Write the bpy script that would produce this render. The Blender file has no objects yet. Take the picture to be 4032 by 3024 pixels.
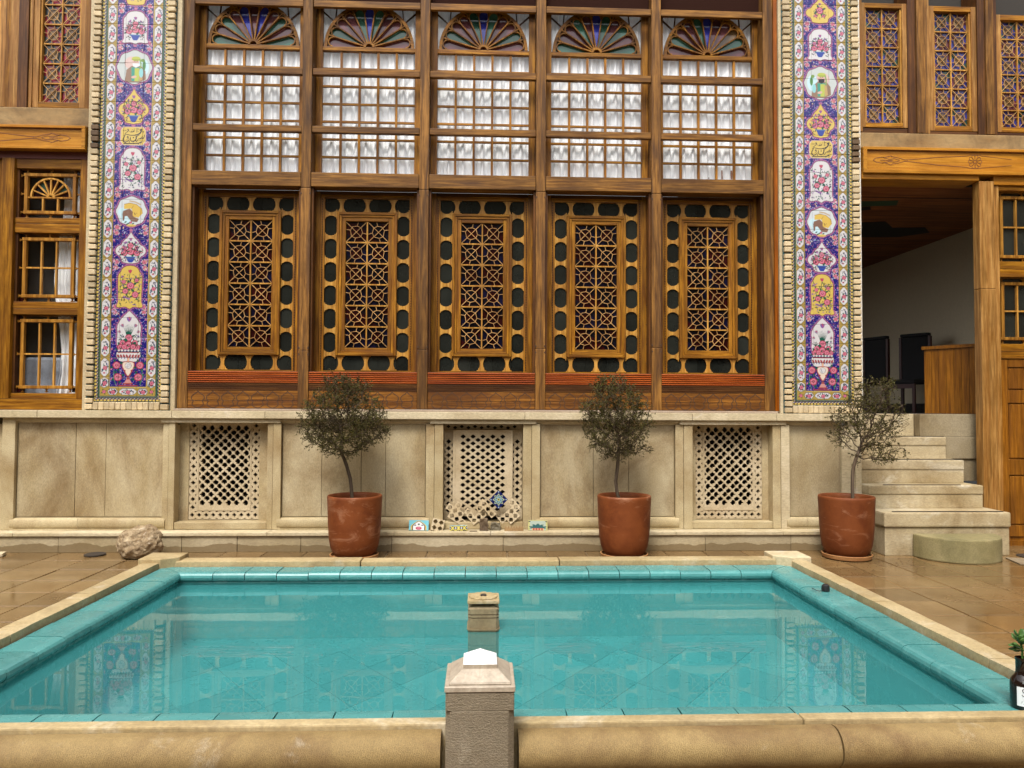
import bpy, bmesh, math, random
import numpy as np
from mathutils import Vector, Matrix, noise as mnoise
from mathutils.geometry import tessellate_polygon
random.seed(11); rng = np.random.default_rng(11)
R_ = math.radians
sc = bpy.context.scene
COL = sc.collection

# ------------------------------------------------------------------ camera, sky, sun, exposure
cam_d = bpy.data.cameras.new('camera'); cam = bpy.data.objects.new('camera', cam_d); COL.objects.link(cam)
cam_d.sensor_width = 36; cam_d.lens = 26.0; cam_d.clip_start = 0.05; cam_d.clip_end = 400
YAW, PITCH, ROLL = R_(2.33), R_(1.83), 0.005
fw = Vector((math.sin(YAW)*math.cos(PITCH), math.cos(YAW)*math.cos(PITCH), math.sin(PITCH)))
r0 = Vector((math.cos(YAW), -math.sin(YAW), 0)); u0 = r0.cross(fw)
rt = math.cos(ROLL)*r0 + math.sin(ROLL)*u0; up = -math.sin(ROLL)*r0 + math.cos(ROLL)*u0
mw = Matrix((( rt.x, up.x, -fw.x, 0), (rt.y, up.y, -fw.y, 0), (rt.z, up.z, -fw.z, 1.5), (0, 0, 0, 1)))
cam.matrix_world = mw
sc.camera = cam

SUN_EL, SUN_AZ = R_(58), R_(200)       # azimuth measured clockwise from +Y
wd = bpy.data.worlds.new('World'); sc.world = wd; wd.use_nodes = True
wn = wd.node_tree.nodes; wl = wd.node_tree.links; wn.clear()
wo = wn.new('ShaderNodeOutputWorld'); wb = wn.new('ShaderNodeBackground'); sky = wn.new('ShaderNodeTexSky')
hs = wn.new('ShaderNodeHueSaturation')
sky.sky_type = 'NISHITA'; sky.sun_disc = False; sky.sun_elevation = SUN_EL; sky.sun_rotation = SUN_AZ
sky.air_density = 1.0; sky.dust_density = 4.0; sky.ozone_density = 1.0
hs.inputs['Saturation'].default_value = 0.22          # an overcast, almost white sky
wb.inputs['Strength'].default_value = 0.135
wl.new(sky.outputs[0], hs.inputs['Color']); wl.new(hs.outputs[0], wb.inputs['Color']); wl.new(wb.outputs[0], wo.inputs[0])
sun_d = bpy.data.lights.new('sun', 'SUN'); sun = bpy.data.objects.new('sun', sun_d); COL.objects.link(sun)
sun_d.energy = 1.5; sun_d.angle = R_(16); sun_d.color = (1.0, 0.94, 0.86)
sd = Vector((math.sin(SUN_AZ)*math.cos(SUN_EL), math.cos(SUN_AZ)*math.cos(SUN_EL), math.sin(SUN_EL)))
sun.rotation_euler = sd.to_track_quat('Z', 'Y').to_euler()
sc.view_settings.view_transform = 'Standard'; sc.view_settings.look = 'None'
sc.view_settings.exposure = 1.22; sc.view_settings.gamma = 1.0; sc.view_settings.use_curve_mapping = False
sc.render.engine = 'CYCLES'
cy = sc.cycles
cy.use_denoising = True
try: cy.denoiser = 'OPENIMAGEDENOISE'
except Exception: pass
cy.max_bounces = 8; cy.diffuse_bounces = 4; cy.glossy_bounces = 4; cy.transparent_max_bounces = 16
cy.sample_clamp_indirect = 6

# ------------------------------------------------------------------ helpers
WL = {}                                                  # world location of every object
def tag(o, label=None, cat=None, group=None, kind=None):
    if label: o['label'] = label
    if cat: o['category'] = cat
    if group: o['group'] = group
    if kind: o['kind'] = kind
    return o
def empty(name, loc, parent=None):
    o = bpy.data.objects.new(name, None); COL.objects.link(o)
    o.empty_display_size = 0.1
    place(o, loc, parent); return o
def place(o, loc, parent=None):
    loc = Vector(loc)
    if parent is not None:
        o.parent = parent; o.location = loc - WL[parent]
    else: o.location = loc
    WL[o] = loc
def link(name, mesh, loc, parent=None, rot=None):
    o = bpy.data.objects.new(name, mesh); COL.objects.link(o); place(o, loc, parent)
    if rot: o.rotation_euler = rot
    return o
class MB:
    """collects shapes in world coordinates, builds one mesh object with its origin in the middle"""
    def __init__(s): s.v = []; s.f = []; s.m = []
    def add(s, vs, fs, mi=0):
        b = len(s.v); s.v += [tuple(p) for p in vs]; s.f += [tuple(i+b for i in q) for q in fs]; s.m += [mi]*len(fs); return s
    def box(s, x0, x1, y0, y1, z0, z1, mi=0):
        return s.add([(x0,y0,z0),(x1,y0,z0),(x1,y1,z0),(x0,y1,z0),(x0,y0,z1),(x1,y0,z1),(x1,y1,z1),(x0,y1,z1)],
                     [(0,3,2,1),(4,5,6,7),(0,1,5,4),(1,2,6,5),(2,3,7,6),(3,0,4,7)], mi)
    def bar(s, a, b, w, y0, y1, mi=0):
        """straight strip between 2D points (x,z), width w, from depth y0 to y1"""
        dx, dz = b[0]-a[0], b[1]-a[1]; L = math.hypot(dx, dz) or 1e-6; nx, nz = -dz/L*w/2, dx/L*w/2
        q = [(a[0]+nx,a[1]+nz),(b[0]+nx,b[1]+nz),(b[0]-nx,b[1]-nz),(a[0]-nx,a[1]-nz)]
        return s.prism(q, y0, y1, mi)
    def prism(s, pts, y0, y1, mi=0, holes=()):
        """outline in (x,z) extruded along y"""
        loops = [list(pts)] + [list(h) for h in holes]
        flat = [p for l in loops for p in l]; n = len(flat)
        tris = tessellate_polygon([[Vector((p[0], p[1], 0)) for p in l] for l in loops])
        vs = [(p[0], y0, p[1]) for p in flat] + [(p[0], y1, p[1]) for p in flat]
        fs = []
        for t in tris:
            a, b, c = [flat[i] for i in t]
            ar = (b[0]-a[0])*(c[1]-a[1]) - (b[1]-a[1])*(c[0]-a[0])
            t = tuple(t) if ar > 0 else tuple(reversed(t))
            fs.append(t); fs.append(tuple(n+i for i in reversed(t)))
        k = 0
        for li, l in enumerate(loops):
            A = sum(l[i][0]*l[(i+1)%len(l)][1]-l[(i+1)%len(l)][0]*l[i][1] for i in range(len(l)))
            for i in range(len(l)):
                p, q = k+i, k+(i+1)%len(l)
                ccw = (A > 0) == (li == 0)
                fs.append((q, p, n+p, n+q) if ccw else (p, q, n+q, n+p))
            k += len(l)
        return s.add(vs, fs, mi)
    def prismz(s, pts, z0, z1, mi=0):
        """outline in (x,y) extruded along z"""
        n = len(pts); A = sum(pts[i][0]*pts[(i+1)%n][1]-pts[(i+1)%n][0]*pts[i][1] for i in range(n))
        if A < 0: pts = list(reversed(pts))
        vs = [(x,y,z0) for x,y in pts]+[(x,y,z1) for x,y in pts]
        return s.add(vs, [tuple(reversed(range(n))), tuple(range(n,2*n))]+[(i,(i+1)%n,n+(i+1)%n,n+i) for i in range(n)], mi)
    def sweepx(s, prof, x0, x1, mi=0):
        """profile in (y,z), closed, swept along x"""
        n = len(prof); A = sum(prof[i][0]*prof[(i+1)%n][1]-prof[(i+1)%n][0]*prof[i][1] for i in range(n))
        if A < 0: prof = list(reversed(prof))
        vs = [(x0,y,z) for y,z in prof]+[(x1,y,z) for y,z in prof]
        return s.add(vs, [tuple(reversed(range(n))), tuple(range(n,2*n))]+[(i,(i+1)%n,n+(i+1)%n,n+i) for i in range(n)], mi)
    def sweepy(s, prof, y0, y1, mi=0):
        """profile in (x,z), swept along y"""
        return s.prism(prof, y0, y1, mi)
    def tube(s, pts, rad, sides=6, mi=0, cap=True):
        n = len(pts); P = [Vector(p) for p in pts]; b = len(s.v); ref = Vector((0.31, 0.17, 0.93))
        for i in range(n):
            d = (P[min(i+1,n-1)]-P[max(i-1,0)]).normalized()
            a = d.cross(ref)
            if a.length < 1e-3: a = d.cross(Vector((1,0,0)))
            a.normalize(); c = d.cross(a); r = rad[i] if hasattr(rad,'__len__') else rad
            for k in range(sides):
                t = 2*math.pi*k/sides; s.v.append(tuple(P[i]+a*math.cos(t)*r+c*math.sin(t)*r))
        for i in range(n-1):
            for k in range(sides):
                p = b+i*sides+k; q = b+i*sides+(k+1)%sides
                s.f.append((p,q,q+sides,p+sides)); s.m.append(mi)
        if cap:
            s.f.append(tuple(b+k for k in reversed(range(sides)))); s.m.append(mi)
            s.f.append(tuple(b+(n-1)*sides+k for k in range(sides))); s.m.append(mi)
        return s
    def lathe(s, prof, c, seg=48, mi=0):
        """profile list of (r,z) turned round a vertical axis through c=(x,y)"""
        b = len(s.v); n = len(prof)
        for r, z in prof:
            for k in range(seg):
                t = 2*math.pi*k/seg; s.v.append((c[0]+r*math.cos(t), c[1]+r*math.sin(t), z))
        for i in range(n-1):
            for k in range(seg):
                p = b+i*seg+k; q = b+i*seg+(k+1)%seg
                s.f.append((p,q,q+seg,p+seg)); s.m.append(mi)
        return s
    def mesh(s, name, mats, org):
        me = bpy.data.meshes.new(name)
        me.from_pydata([(x-org[0], y-org[1], z-org[2]) for x,y,z in s.v], [], s.f)
        mats = mats if isinstance(mats, (list,tuple)) else [mats]
        for m in mats: me.materials.append(m)
        if any(s.m): me.polygons.foreach_set('material_index', s.m)
        me.update(); return me
    def mid(s):
        a = np.array(s.v); return (a.min(0)+a.max(0))/2
    def build(s, name, mats, parent=None, smooth=False, bevel=0, org=None, segs=2):
        o_ = s.mid() if org is None else org
        me = s.mesh(name, mats, o_)
        if bevel:
            bm = bmesh.new(); bm.from_mesh(me)
            bmesh.ops.recalc_face_normals(bm, faces=bm.faces)
            es = [e for e in bm.edges if len(e.link_faces)==2 and e.calc_face_angle(0) > 0.5]
            bmesh.ops.bevel(bm, geom=es, offset=bevel, segments=segs, affect='EDGES', profile=0.6, clamp_overlap=True)
            bm.to_mesh(me); bm.free()
        if smooth:
            me.polygons.foreach_set('use_smooth', [True]*len(me.polygons))
            if smooth == 'auto':
                try: me.set_sharp_from_angle(angle=R_(40))
                except Exception: pass
        return link(name, me, o_, parent)
def circ(cx, cz, r, a0=0, a1=360, n=24, ry=None):
    ry = r if ry is None else ry
    full = abs(a1-a0) >= 359.9
    return [(cx+r*math.cos(R_(a0+(a1-a0)*i/(n if full else n-1))), cz+ry*math.sin(R_(a0+(a1-a0)*i/(n if full else n-1)))) for i in range(n)]

# ------------------------------------------------------------------ materials (all node based)
def nodes(name):
    m = bpy.data.materials.new(name); m.use_nodes = True
    nt = m.node_tree; return m, nt, nt.nodes['Principled BSDF']
def mixc(nt, fac, a, b, mode='MIX'):
    n = nt.nodes.new('ShaderNodeMix'); n.data_type = 'RGBA'; n.blend_type = mode
    for sock, v in ((n.inputs[0], fac), (n.inputs[6], a), (n.inputs[7], b)):
        if hasattr(v, 'is_linked') or hasattr(v, 'links'): nt.links.new(v, sock)
        elif isinstance(v, (int, float)): sock.default_value = v
        else: sock.default_value = (*v, 1)
    return n.outputs[2]
def ntex(nt, scale, detail=4, rough=0.6, vec=(1,1,1), dist=0, obj=False, off=0.0):
    if obj:
        tc = nt.nodes.new('ShaderNodeTexCoord'); src = tc.outputs['Object']
    else:
        tc = nt.nodes.new('ShaderNodeNewGeometry'); src = tc.outputs['Position']
    mp = nt.nodes.new('ShaderNodeMapping'); mp.inputs['Scale'].default_value = vec; mp.inputs['Location'].default_value = (off, off*1.7, off*0.6)
    nz = nt.nodes.new('ShaderNodeTexNoise'); nz.inputs['Scale'].default_value = scale; nz.inputs['Detail'].default_value = detail
    nz.inputs['Roughness'].default_value = rough; nz.inputs['Distortion'].default_value = dist
    nt.links.new(src, mp.inputs[0]); nt.links.new(mp.outputs[0], nz.inputs['Vector']); return nz.outputs[0]
def ramp(nt, fac, a, b, ca=(0,0,0), cb=(1,1,1)):
    r = nt.nodes.new('ShaderNodeValToRGB'); e = r.color_ramp.elements
    e[0].position = a; e[0].color = (*ca,1); e[1].position = b; e[1].color = (*cb,1)
    nt.links.new(fac, r.inputs[0]); return r.outputs[0]
def bump(nt, bsdf, h, strength=0.3, dist=0.01):
    b = nt.nodes.new('ShaderNodeBump'); b.inputs['Strength'].default_value = strength; b.inputs['Distance'].default_value = dist
    nt.links.new(h, b.inputs['Height']); nt.links.new(b.outputs[0], bsdf.inputs['Normal'])
def rand_v(nt, lo, hi):
    oi = nt.nodes.new('ShaderNodeObjectInfo'); mr = nt.nodes.new('ShaderNodeMapRange')
    mr.inputs[3].default_value = lo; mr.inputs[4].default_value = hi
    nt.links.new(oi.outputs['Random'], mr.inputs[0]); return mr.outputs[0]
def val(nt, col, v):
    h = nt.nodes.new('ShaderNodeHueSaturation'); nt.links.new(col, h.inputs['Color']); nt.links.new(v, h.inputs['Value']); return h.outputs[0]
def wood(name, c1, c2, axis='z', rough=0.45, dark=(0.05,0.02,0.008), darkamt=0.5, rnd=0.2, knots=True, coat=0.0):
    m, nt, b = nodes(name)
    st = {'x':(0.06,1,1), 'y':(1,0.06,1), 'z':(1,1,0.06)}[axis]
    g = ntex(nt, 48, 6, 0.65, st, 0.35, off=sum(map(ord, name))%13)
    g2 = ntex(nt, 9, 4, 0.6, st, 1.6)
    col = mixc(nt, ramp(nt, g, 0.37, 0.63), c1, c2)
    col = mixc(nt, ramp(nt, g2, 0.44, 0.62, (0,0,0), (min(0.9,darkamt+0.22),)*3), col, dark)
    g3 = ntex(nt, 26, 3, 0.5, st, 0.8, off=17.0); col = mixc(nt, ramp(nt, g3, 0.52, 0.66, (0,0,0), (0.55,)*3), col, tuple(0.5*x for x in c1))
    pt = ntex(nt, 2.3, 5, 0.65, (1,1,1))
    col = mixc(nt, ramp(nt, pt, 0.42, 0.72, (0,0,0), (0.5,)*3), col, tuple(0.55*x for x in c1))
    if rnd: col = val(nt, col, rand_v(nt, 1.0-rnd, 1.0+rnd))
    hsn = nt.nodes.new('ShaderNodeHueSaturation'); hsn.inputs['Hue'].default_value = 0.494; hsn.inputs['Saturation'].default_value = 1.04; nt.links.new(col, hsn.inputs['Color']); col = hsn.outputs[0]
    nt.links.new(col, b.inputs['Base Color'])
    b.inputs['Specular IOR Level'].default_value = 0.22; b.inputs['Roughness'].default_value = rough; b.inputs['Coat Weight'].default_value = coat; b.inputs['Coat Roughness'].default_value = 0.25
    bump(nt, b, g, 0.35, 0.004); return m
def stone(name, c1, c2, stain=(0.16,0.10,0.05), stainamt=0.55, rough=0.75, sc_=3.0, rnd=0.08, grain=60, bmp=0.35, vec=(1,1,1), light=None, wetz=None, spec=0.4):
    k_ = (0.84,0.80,0.72); c1, c2, stain = [tuple(k*x for k, x in zip(k_, c)) for c in (c1, c2, stain)]; light = tuple(k*x for k, x in zip(k_, light)) if light else None
    m, nt, b = nodes(name)
    a = ntex(nt, sc_, 6, 0.62, vec); col = mixc(nt, ramp(nt, a, 0.34, 0.66), c1, c2)
    s_ = ntex(nt, sc_*0.55, 7, 0.68, (1,1,0.7), 0.6, off=7.3)
    col = mixc(nt, ramp(nt, s_, 0.46, 0.68, (0,0,0), (stainamt,)*3), col, stain)
    if light:
        l_ = ntex(nt, sc_*0.8, 7, 0.72, (1,1,1), 0.8, off=21.0); col = mixc(nt, ramp(nt, l_, 0.56, 0.68, (0,0,0), (0.7,)*3), col, light)
    g = ntex(nt, grain, 5, 0.7, vec); col = mixc(nt, ramp(nt, g, 0.25, 0.75, (0.72,)*3, (1.16,)*3), (1,1,1), (1,1,1), 'MIX') if False else mixc(nt, 0.55, col, mixc(nt, 1.0, col, ramp(nt, g, 0.32, 0.68, (0.42,)*3, (1.08,)*3), 'MULTIPLY'))
    if wetz is not None:                                  # damp rising from the paving
        ge = nt.nodes.new('ShaderNodeNewGeometry'); sx = nt.nodes.new('ShaderNodeSeparateXYZ'); nt.links.new(ge.outputs['Position'], sx.inputs[0])
        wv = ntex(nt, 3.0, 4, 0.6, (1,1,0.2)); ma = nt.nodes.new('ShaderNodeMath'); ma.operation = 'MULTIPLY_ADD'
        ma.inputs[1].default_value = -0.14; nt.links.new(wv, ma.inputs[0]); nt.links.new(sx.outputs[2], ma.inputs[2])
        wf = ramp(nt, ma.outputs[0], wetz-0.075, wetz-0.055, (0.75,)*3, (0,0,0))
        col = mixc(nt, wf, col, stain)
    if rnd: col = val(nt, col, rand_v(nt, 1-rnd, 1+rnd))
    nt.links.new(col, b.inputs['Base Color'])
    b.inputs['Roughness'].default_value = rough; b.inputs['Specular IOR Level'].default_value = spec
    bump(nt, b, g, bmp, 0.004); return m
def plain(name, c, rough=0.5, metal=0, coat=0, rnd=0, noisy=0.0, spec=0.5):
    m, nt, b = nodes(name)
    b.inputs['Roughness'].default_value = rough; b.inputs['Metallic'].default_value = metal; b.inputs['Coat Weight'].default_value = coat
    b.inputs['Specular IOR Level'].default_value = spec
    n = ntex(nt, 30, 4, 0.6); col = mixc(nt, ramp(nt, n, 0.3, 0.7), tuple(x*(1-noisy) for x in c), c)
    if rnd: col = val(nt, col, rand_v(nt, 1-rnd, 1+rnd))
    nt.links.new(col, b.inputs['Base Color']); return m
MT = {}
MT['post'] = wood('timber_post', (0.095,0.042,0.008), (0.275,0.142,0.036), 'z', 0.6, (0.05,0.025,0.012), 0.6)
MT['beam'] = wood('timber_beam', (0.105,0.046,0.008), (0.30,0.155,0.036), 'x', 0.6, (0.06,0.028,0.012), 0.55)
MT['sash_v'] = wood('sash_wood_upright', (0.14,0.055,0.005), (0.38,0.190,0.026), 'z', 0.45, (0.11,0.045,0.012), 0.4)
MT['sash_h'] = wood('sash_wood_level', (0.14,0.055,0.005), (0.38,0.190,0.026), 'x', 0.45, (0.11,0.045,0.012), 0.4)
MT['fret'] = wood('fretwork_wood', (0.32,0.155,0.024), (0.56,0.33,0.085), 'z', 0.45, (0.20,0.09,0.025), 0.35, 0.12)
MT['dark_v'] = wood('dark_wood_upright', (0.060,0.024,0.006), (0.15,0.066,0.016), 'z', 0.5)
MT['dark_h'] = wood('dark_wood_level', (0.050,0.020,0.005), (0.12,0.054,0.014), 'x', 0.5)
MT['red_rib'] = wood('reddish_slat_wood', (0.26,0.062,0.014), (0.42,0.125,0.030), 'x', 0.4, (0.20,0.05,0.02), 0.4, 0.1)
MT['carved'] = wood('carved_board_wood', (0.10,0.040,0.008), (0.28,0.130,0.026), 'x', 0.5, (0.08,0.03,0.01), 0.5, 0.12)
MT['honey'] = wood('honey_pine', (0.35,0.158,0.020), (0.50,0.255,0.042), 'x', 0.4, (0.30,0.12,0.02), 0.3, 0.08)
MT['honey_v'] = wood('honey_pine_upright', (0.20,0.098,0.022), (0.42,0.245,0.080), 'z', 0.45, (0.2,0.085,0.02), 0.4, 0.1)
MT['orange'] = wood('orange_varnished_wood', (0.19,0.056,0.007), (0.30,0.105,0.014), 'z', 0.4, (0.15,0.05,0.01), 0.3, 0.1)
MT['door'] = wood('brown_door_wood', (0.15,0.060,0.008), (0.28,0.125,0.020), 'z', 0.38, (0.10,0.04,0.01), 0.4, 0.1, coat=0.2)
MT['groove'] = plain('dark_groove', (0.05,0.022,0.010), 0.8)
MT['groove_red'] = plain('red_brown_groove', (0.16,0.05,0.018), 0.7)
MT['beamrough'] = stone('weathered_beam', (0.44,0.31,0.15), (0.28,0.165,0.062), (0.08,0.05,0.025), 0.6, 0.8, 5, 0.05, 40, 0.5, (0.35,1,1))
MT['lime'] = stone('honed_limestone', (0.60,0.52,0.345), (0.46,0.37,0.205), (0.28,0.18,0.075), 0.7, 0.7, 2.6, 0.07, 90, 0.25)
MT['band'] = stone('cornice_limestone', (0.70,0.62,0.455), (0.57,0.49,0.325), (0.36,0.27,0.145), 0.5, 0.7, 3.4, 0.07, 70, 0.3, (0.4,1,1), (0.78,0.74,0.66))
MT['panel'] = stone('wall_panel_stone', (0.58,0.51,0.355), (0.40,0.315,0.17), (0.205,0.125,0.046), 0.9, 0.75, 1.9, 0.08, 110, 0.5, (1,1,0.5))
MT['plinth'] = stone('plinth_stone', (0.55,0.49,0.36), (0.43,0.355,0.22), (0.15,0.10,0.04), 0.4, 0.65, 2.5, 0.08, 80, 0.3, (0.4,1,1), None, 0.03)
MT['grille'] = stone('carved_grille_stone', (0.66,0.57,0.42), (0.53,0.44,0.29), (0.34,0.23,0.11), 0.45, 0.75, 4, 0.05, 90, 0.2)
MT['step'] = stone('step_stone', (0.62,0.545,0.39), (0.45,0.365,0.215), (0.235,0.155,0.065), 0.75, 0.65, 2.6, 0.08, 80, 0.3, (0.5,1,1), (0.7,0.66,0.56))
MT['moss'] = stone('mossy_step_stone', (0.27,0.235,0.11), (0.34,0.30,0.16), (0.12,0.115,0.05), 0.6, 0.75, 4, 0.03, 80, 0.4)
MT['greystep'] = stone('grey_step_stone', (0.36,0.31,0.215), (0.28,0.225,0.13), (0.13,0.085,0.035), 0.65, 0.75, 3, 0.05, 70, 0.3)
MT['kerb'] = stone('pool_kerb_stone', (0.56,0.46,0.28), (0.43,0.33,0.17), (0.21,0.14,0.06), 0.6, 0.6, 3, 0.06, 70, 0.3, (1,1,1), (0.66,0.6,0.48))
MT['plaster'] = stone('cream_plaster', (0.66,0.58,0.42), (0.56,0.47,0.31), (0.35,0.26,0.14), 0.5, 0.8, 3, 0.03, 60, 0.25)
MT['white'] = plain('white_plaster', (0.70,0.66,0.57), 0.8, 0, 0, 0, 0.1)
def tooled(name, c1, c2, stain, rot, scale, strength=0.9):
    m, nt, b = nodes(name)
    a = ntex(nt, 2.6, 7, 0.65); col = mixc(nt, ramp(nt, a, 0.34, 0.66), c1, c2)
    s_ = ntex(nt, 1.7, 7, 0.7, (1,1,1), 0.8, off=4.4); col = mixc(nt, ramp(nt, s_, 0.46, 0.64, (0,0,0), (0.72,)*3), col, stain)
    l_ = ntex(nt, 3.1, 7, 0.75, (1,1,1), 1.0, off=12.0); col = mixc(nt, ramp(nt, l_, 0.60, 0.70, (0,0,0), (0.45,)*3), col, (0.50,0.44,0.32))
    ge = nt.nodes.new('ShaderNodeNewGeometry'); mp = nt.nodes.new('ShaderNodeMapping'); mp.inputs['Rotation'].default_value = rot
    w = nt.nodes.new('ShaderNodeTexWave'); w.inputs['Scale'].default_value = scale; w.inputs['Distortion'].default_value = 11.0
    w.inputs['Detail'].default_value = 3; w.inputs['Detail Scale'].default_value = 3.5; w.inputs['Detail Roughness'].default_value = 0.6
    nt.links.new(ge.outputs['Position'], mp.inputs[0]); nt.links.new(mp.outputs[0], w.inputs['Vector'])
    g = ntex(nt, 120, 4, 0.7)
    col = mixc(nt, 0.32, col, mixc(nt, 1.0, col, ramp(nt, w.outputs['Fac'], 0.1, 0.75, (0.35,)*3, (1.0,)*3), 'MULTIPLY'))
    col = mixc(nt, 0.4, col, mixc(nt, 1.0, col, ramp(nt, g, 0.3, 0.7, (0.5,)*3, (1.0,)*3), 'MULTIPLY'))
    nt.links.new(col, b.inputs['Base Color']); b.inputs['Roughness'].default_value = 0.7
    bump(nt, b, w.outputs['Fac'], strength, 0.006); return m
MT['tool_h'] = tooled('chiselled_post_stone', (0.22,0.175,0.112), (0.30,0.245,0.165), (0.16,0.10,0.045), (0, R_(90), 0), 34, 0.5)
MT['tool_v'] = tooled('chiselled_bolster_stone', (0.36,0.250,0.096), (0.235,0.150,0.050), (0.130,0.062,0.018), (0, R_(-14), 0), 46, 0.32)
MT['cap'] = stone('post_cap_stone', (0.50,0.44,0.37), (0.42,0.35,0.28), (0.26,0.17,0.12), 0.4, 0.5, 5, 0.03, 60, 0.2, (1,1,1), (0.6,0.55,0.48))
MT['marble'] = plain('white_marble', (0.86,0.85,0.83), 0.35, 0, 0.2, 0, 0.06)
MT['brick'] = stone('cut_tan_brick', (0.72,0.61,0.43), (0.56,0.45,0.28), (0.28,0.19,0.10), 0.35, 0.8, 9, 0.22, 150, 0.4)
MT['brick_dark'] = stone('smoked_brick', (0.20,0.13,0.07), (0.13,0.08,0.045), (0.06,0.035,0.02), 0.4, 0.8, 9, 0.2, 150, 0.4)
MT['teal_mortar'] = plain('teal_glazed_joint', (0.035,0.105,0.115), 0.45, 0, 0, 0, 0.5)
MT['terra'] = None
def terracotta():
    m, nt, b = nodes('terracotta')
    a = ntex(nt, 5, 5, 0.6); col = mixc(nt, ramp(nt, a, 0.3, 0.7), (0.125,0.031,0.007), (0.185,0.052,0.013))
    l_ = ntex(nt, 4.2, 8, 0.72, (0.6,0.6,1.6), 1.4, off=3.0); col = mixc(nt, ramp(nt, l_, 0.54, 0.66, (0,0,0), (0.55,)*3), col, (0.36,0.18,0.10))
    d_ = ntex(nt, 3.0, 6, 0.7, (1,1,1), 0.5, off=31.0); col = mixc(nt, ramp(nt, d_, 0.48, 0.68, (0,0,0), (0.65,)*3), col, (0.075,0.014,0.004))
    g = ntex(nt, 90, 4, 0.6)
    nt.links.new(val(nt, col, rand_v(nt, 0.85, 1.05)), b.inputs['Base Color']); b.inputs['Roughness'].default_value = 0.6; b.inputs['Specular IOR Level'].default_value = 0.2
    bump(nt, b, g, 0.12, 0.003); return m
MT['terra'] = terracotta()
MT['saucer'] = stone('saucer_clay', (0.50,0.27,0.11), (0.42,0.20,0.075), (0.25,0.10,0.04), 0.4, 0.6, 5, 0.05, 80, 0.2)
MT['soil'] = plain('dark_potting_soil', (0.05,0.032,0.02), 0.95, 0, 0, 0, 0.5)
def glaze(name, c1, c2, rough=0.14, rnd=0.15, sc_=6, light=None):
    m, nt, b = nodes(name)
    a = ntex(nt, sc_, 5, 0.6); col = mixc(nt, ramp(nt, a, 0.3, 0.7), c1, c2)
    if light:
        l_ = ntex(nt, 7, 7, 0.75, (1,1,1), 1.0, off=9.0); col = mixc(nt, ramp(nt, l_, 0.54, 0.68, (0,0,0), (0.6,)*3), col, light)
    if rnd: col = val(nt, col, rand_v(nt, 1-rnd, 1+rnd))
    nt.links.new(col, b.inputs['Base Color'])
    r_ = ntex(nt, 12, 4, 0.6, off=2.0); rr = ramp(nt, r_, 0.3, 0.7, (rough*0.6,)*3, (rough*1.8,)*3); nt.links.new(rr, b.inputs['Roughness'])
    g = ntex(nt, 18, 3, 0.5); bump(nt, b, g, 0.05, 0.004); return m
MT['turq'] = glaze('turquoise_glaze', (0.050,0.195,0.190), (0.066,0.235,0.225), 0.22, 0.10, 5, (0.13,0.31,0.29))
MT['turq_wall'] = glaze('turquoise_basin_glaze', (0.065,0.31,0.31), (0.085,0.36,0.352), 0.2, 0.1)  # lighter than the floor glaze to offset weaker skylight on the upright walls
MT['turq_floor'] = glaze('turquoise_pool_floor_glaze', (0.060,0.265,0.268), (0.080,0.315,0.312), 0.3, 0.13, 3)
def tilepaint():
    m, nt, b = nodes('painted_glazed_tile')
    at = nt.nodes.new('ShaderNodeVertexColor'); at.layer_name = 'paint'
    g = ntex(nt, 14, 3, 0.5); n2 = ntex(nt, 5, 6, 0.7, off=5.0)
    col = mixc(nt, ramp(nt, n2, 0.60, 0.74, (0,0,0), (0.22,)*3), mixc(nt, 1.0, at.outputs[0], (0.80,0.80,0.83), 'MULTIPLY'), (0.40,0.36,0.34))
    nt.links.new(col, b.inputs['Base Color']); b.inputs['Roughness'].default_value = 0.2
    bump(nt, b, g, 0.12, 0.004); return m
MT['paint'] = tilepaint()
def paving():
    m, nt, b = nodes('wet_paving_tile')
    a = ntex(nt, 2.0, 6, 0.62); col = mixc(nt, ramp(nt, a, 0.32, 0.68), (0.120,0.070,0.026), (0.180,0.113,0.048))
    s_ = ntex(nt, 9, 6, 0.7); col = mixc(nt, ramp(nt, s_, 0.45, 0.75, (0,0,0), (0.4,)*3), col, (0.075,0.040,0.014))
    col = val(nt, col, rand_v(nt, 0.82, 1.18))
    nt.links.new(col, b.inputs['Base Color'])
    w = ntex(nt, 1.1, 5, 0.6, (1,1,1), 0.5, off=3.3); nt.links.new(ramp(nt, w, 0.35, 0.62, (0.05,)*3, (0.30,)*3), b.inputs['Roughness'])
    g = ntex(nt, 40, 4, 0.6); bump(nt, b, g, 0.14, 0.003); return m
MT['paving'] = paving()
MT['grout'] = plain('paving_grout', (0.26,0.185,0.10), 0.6, 0, 0, 0, 0.5)
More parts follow.
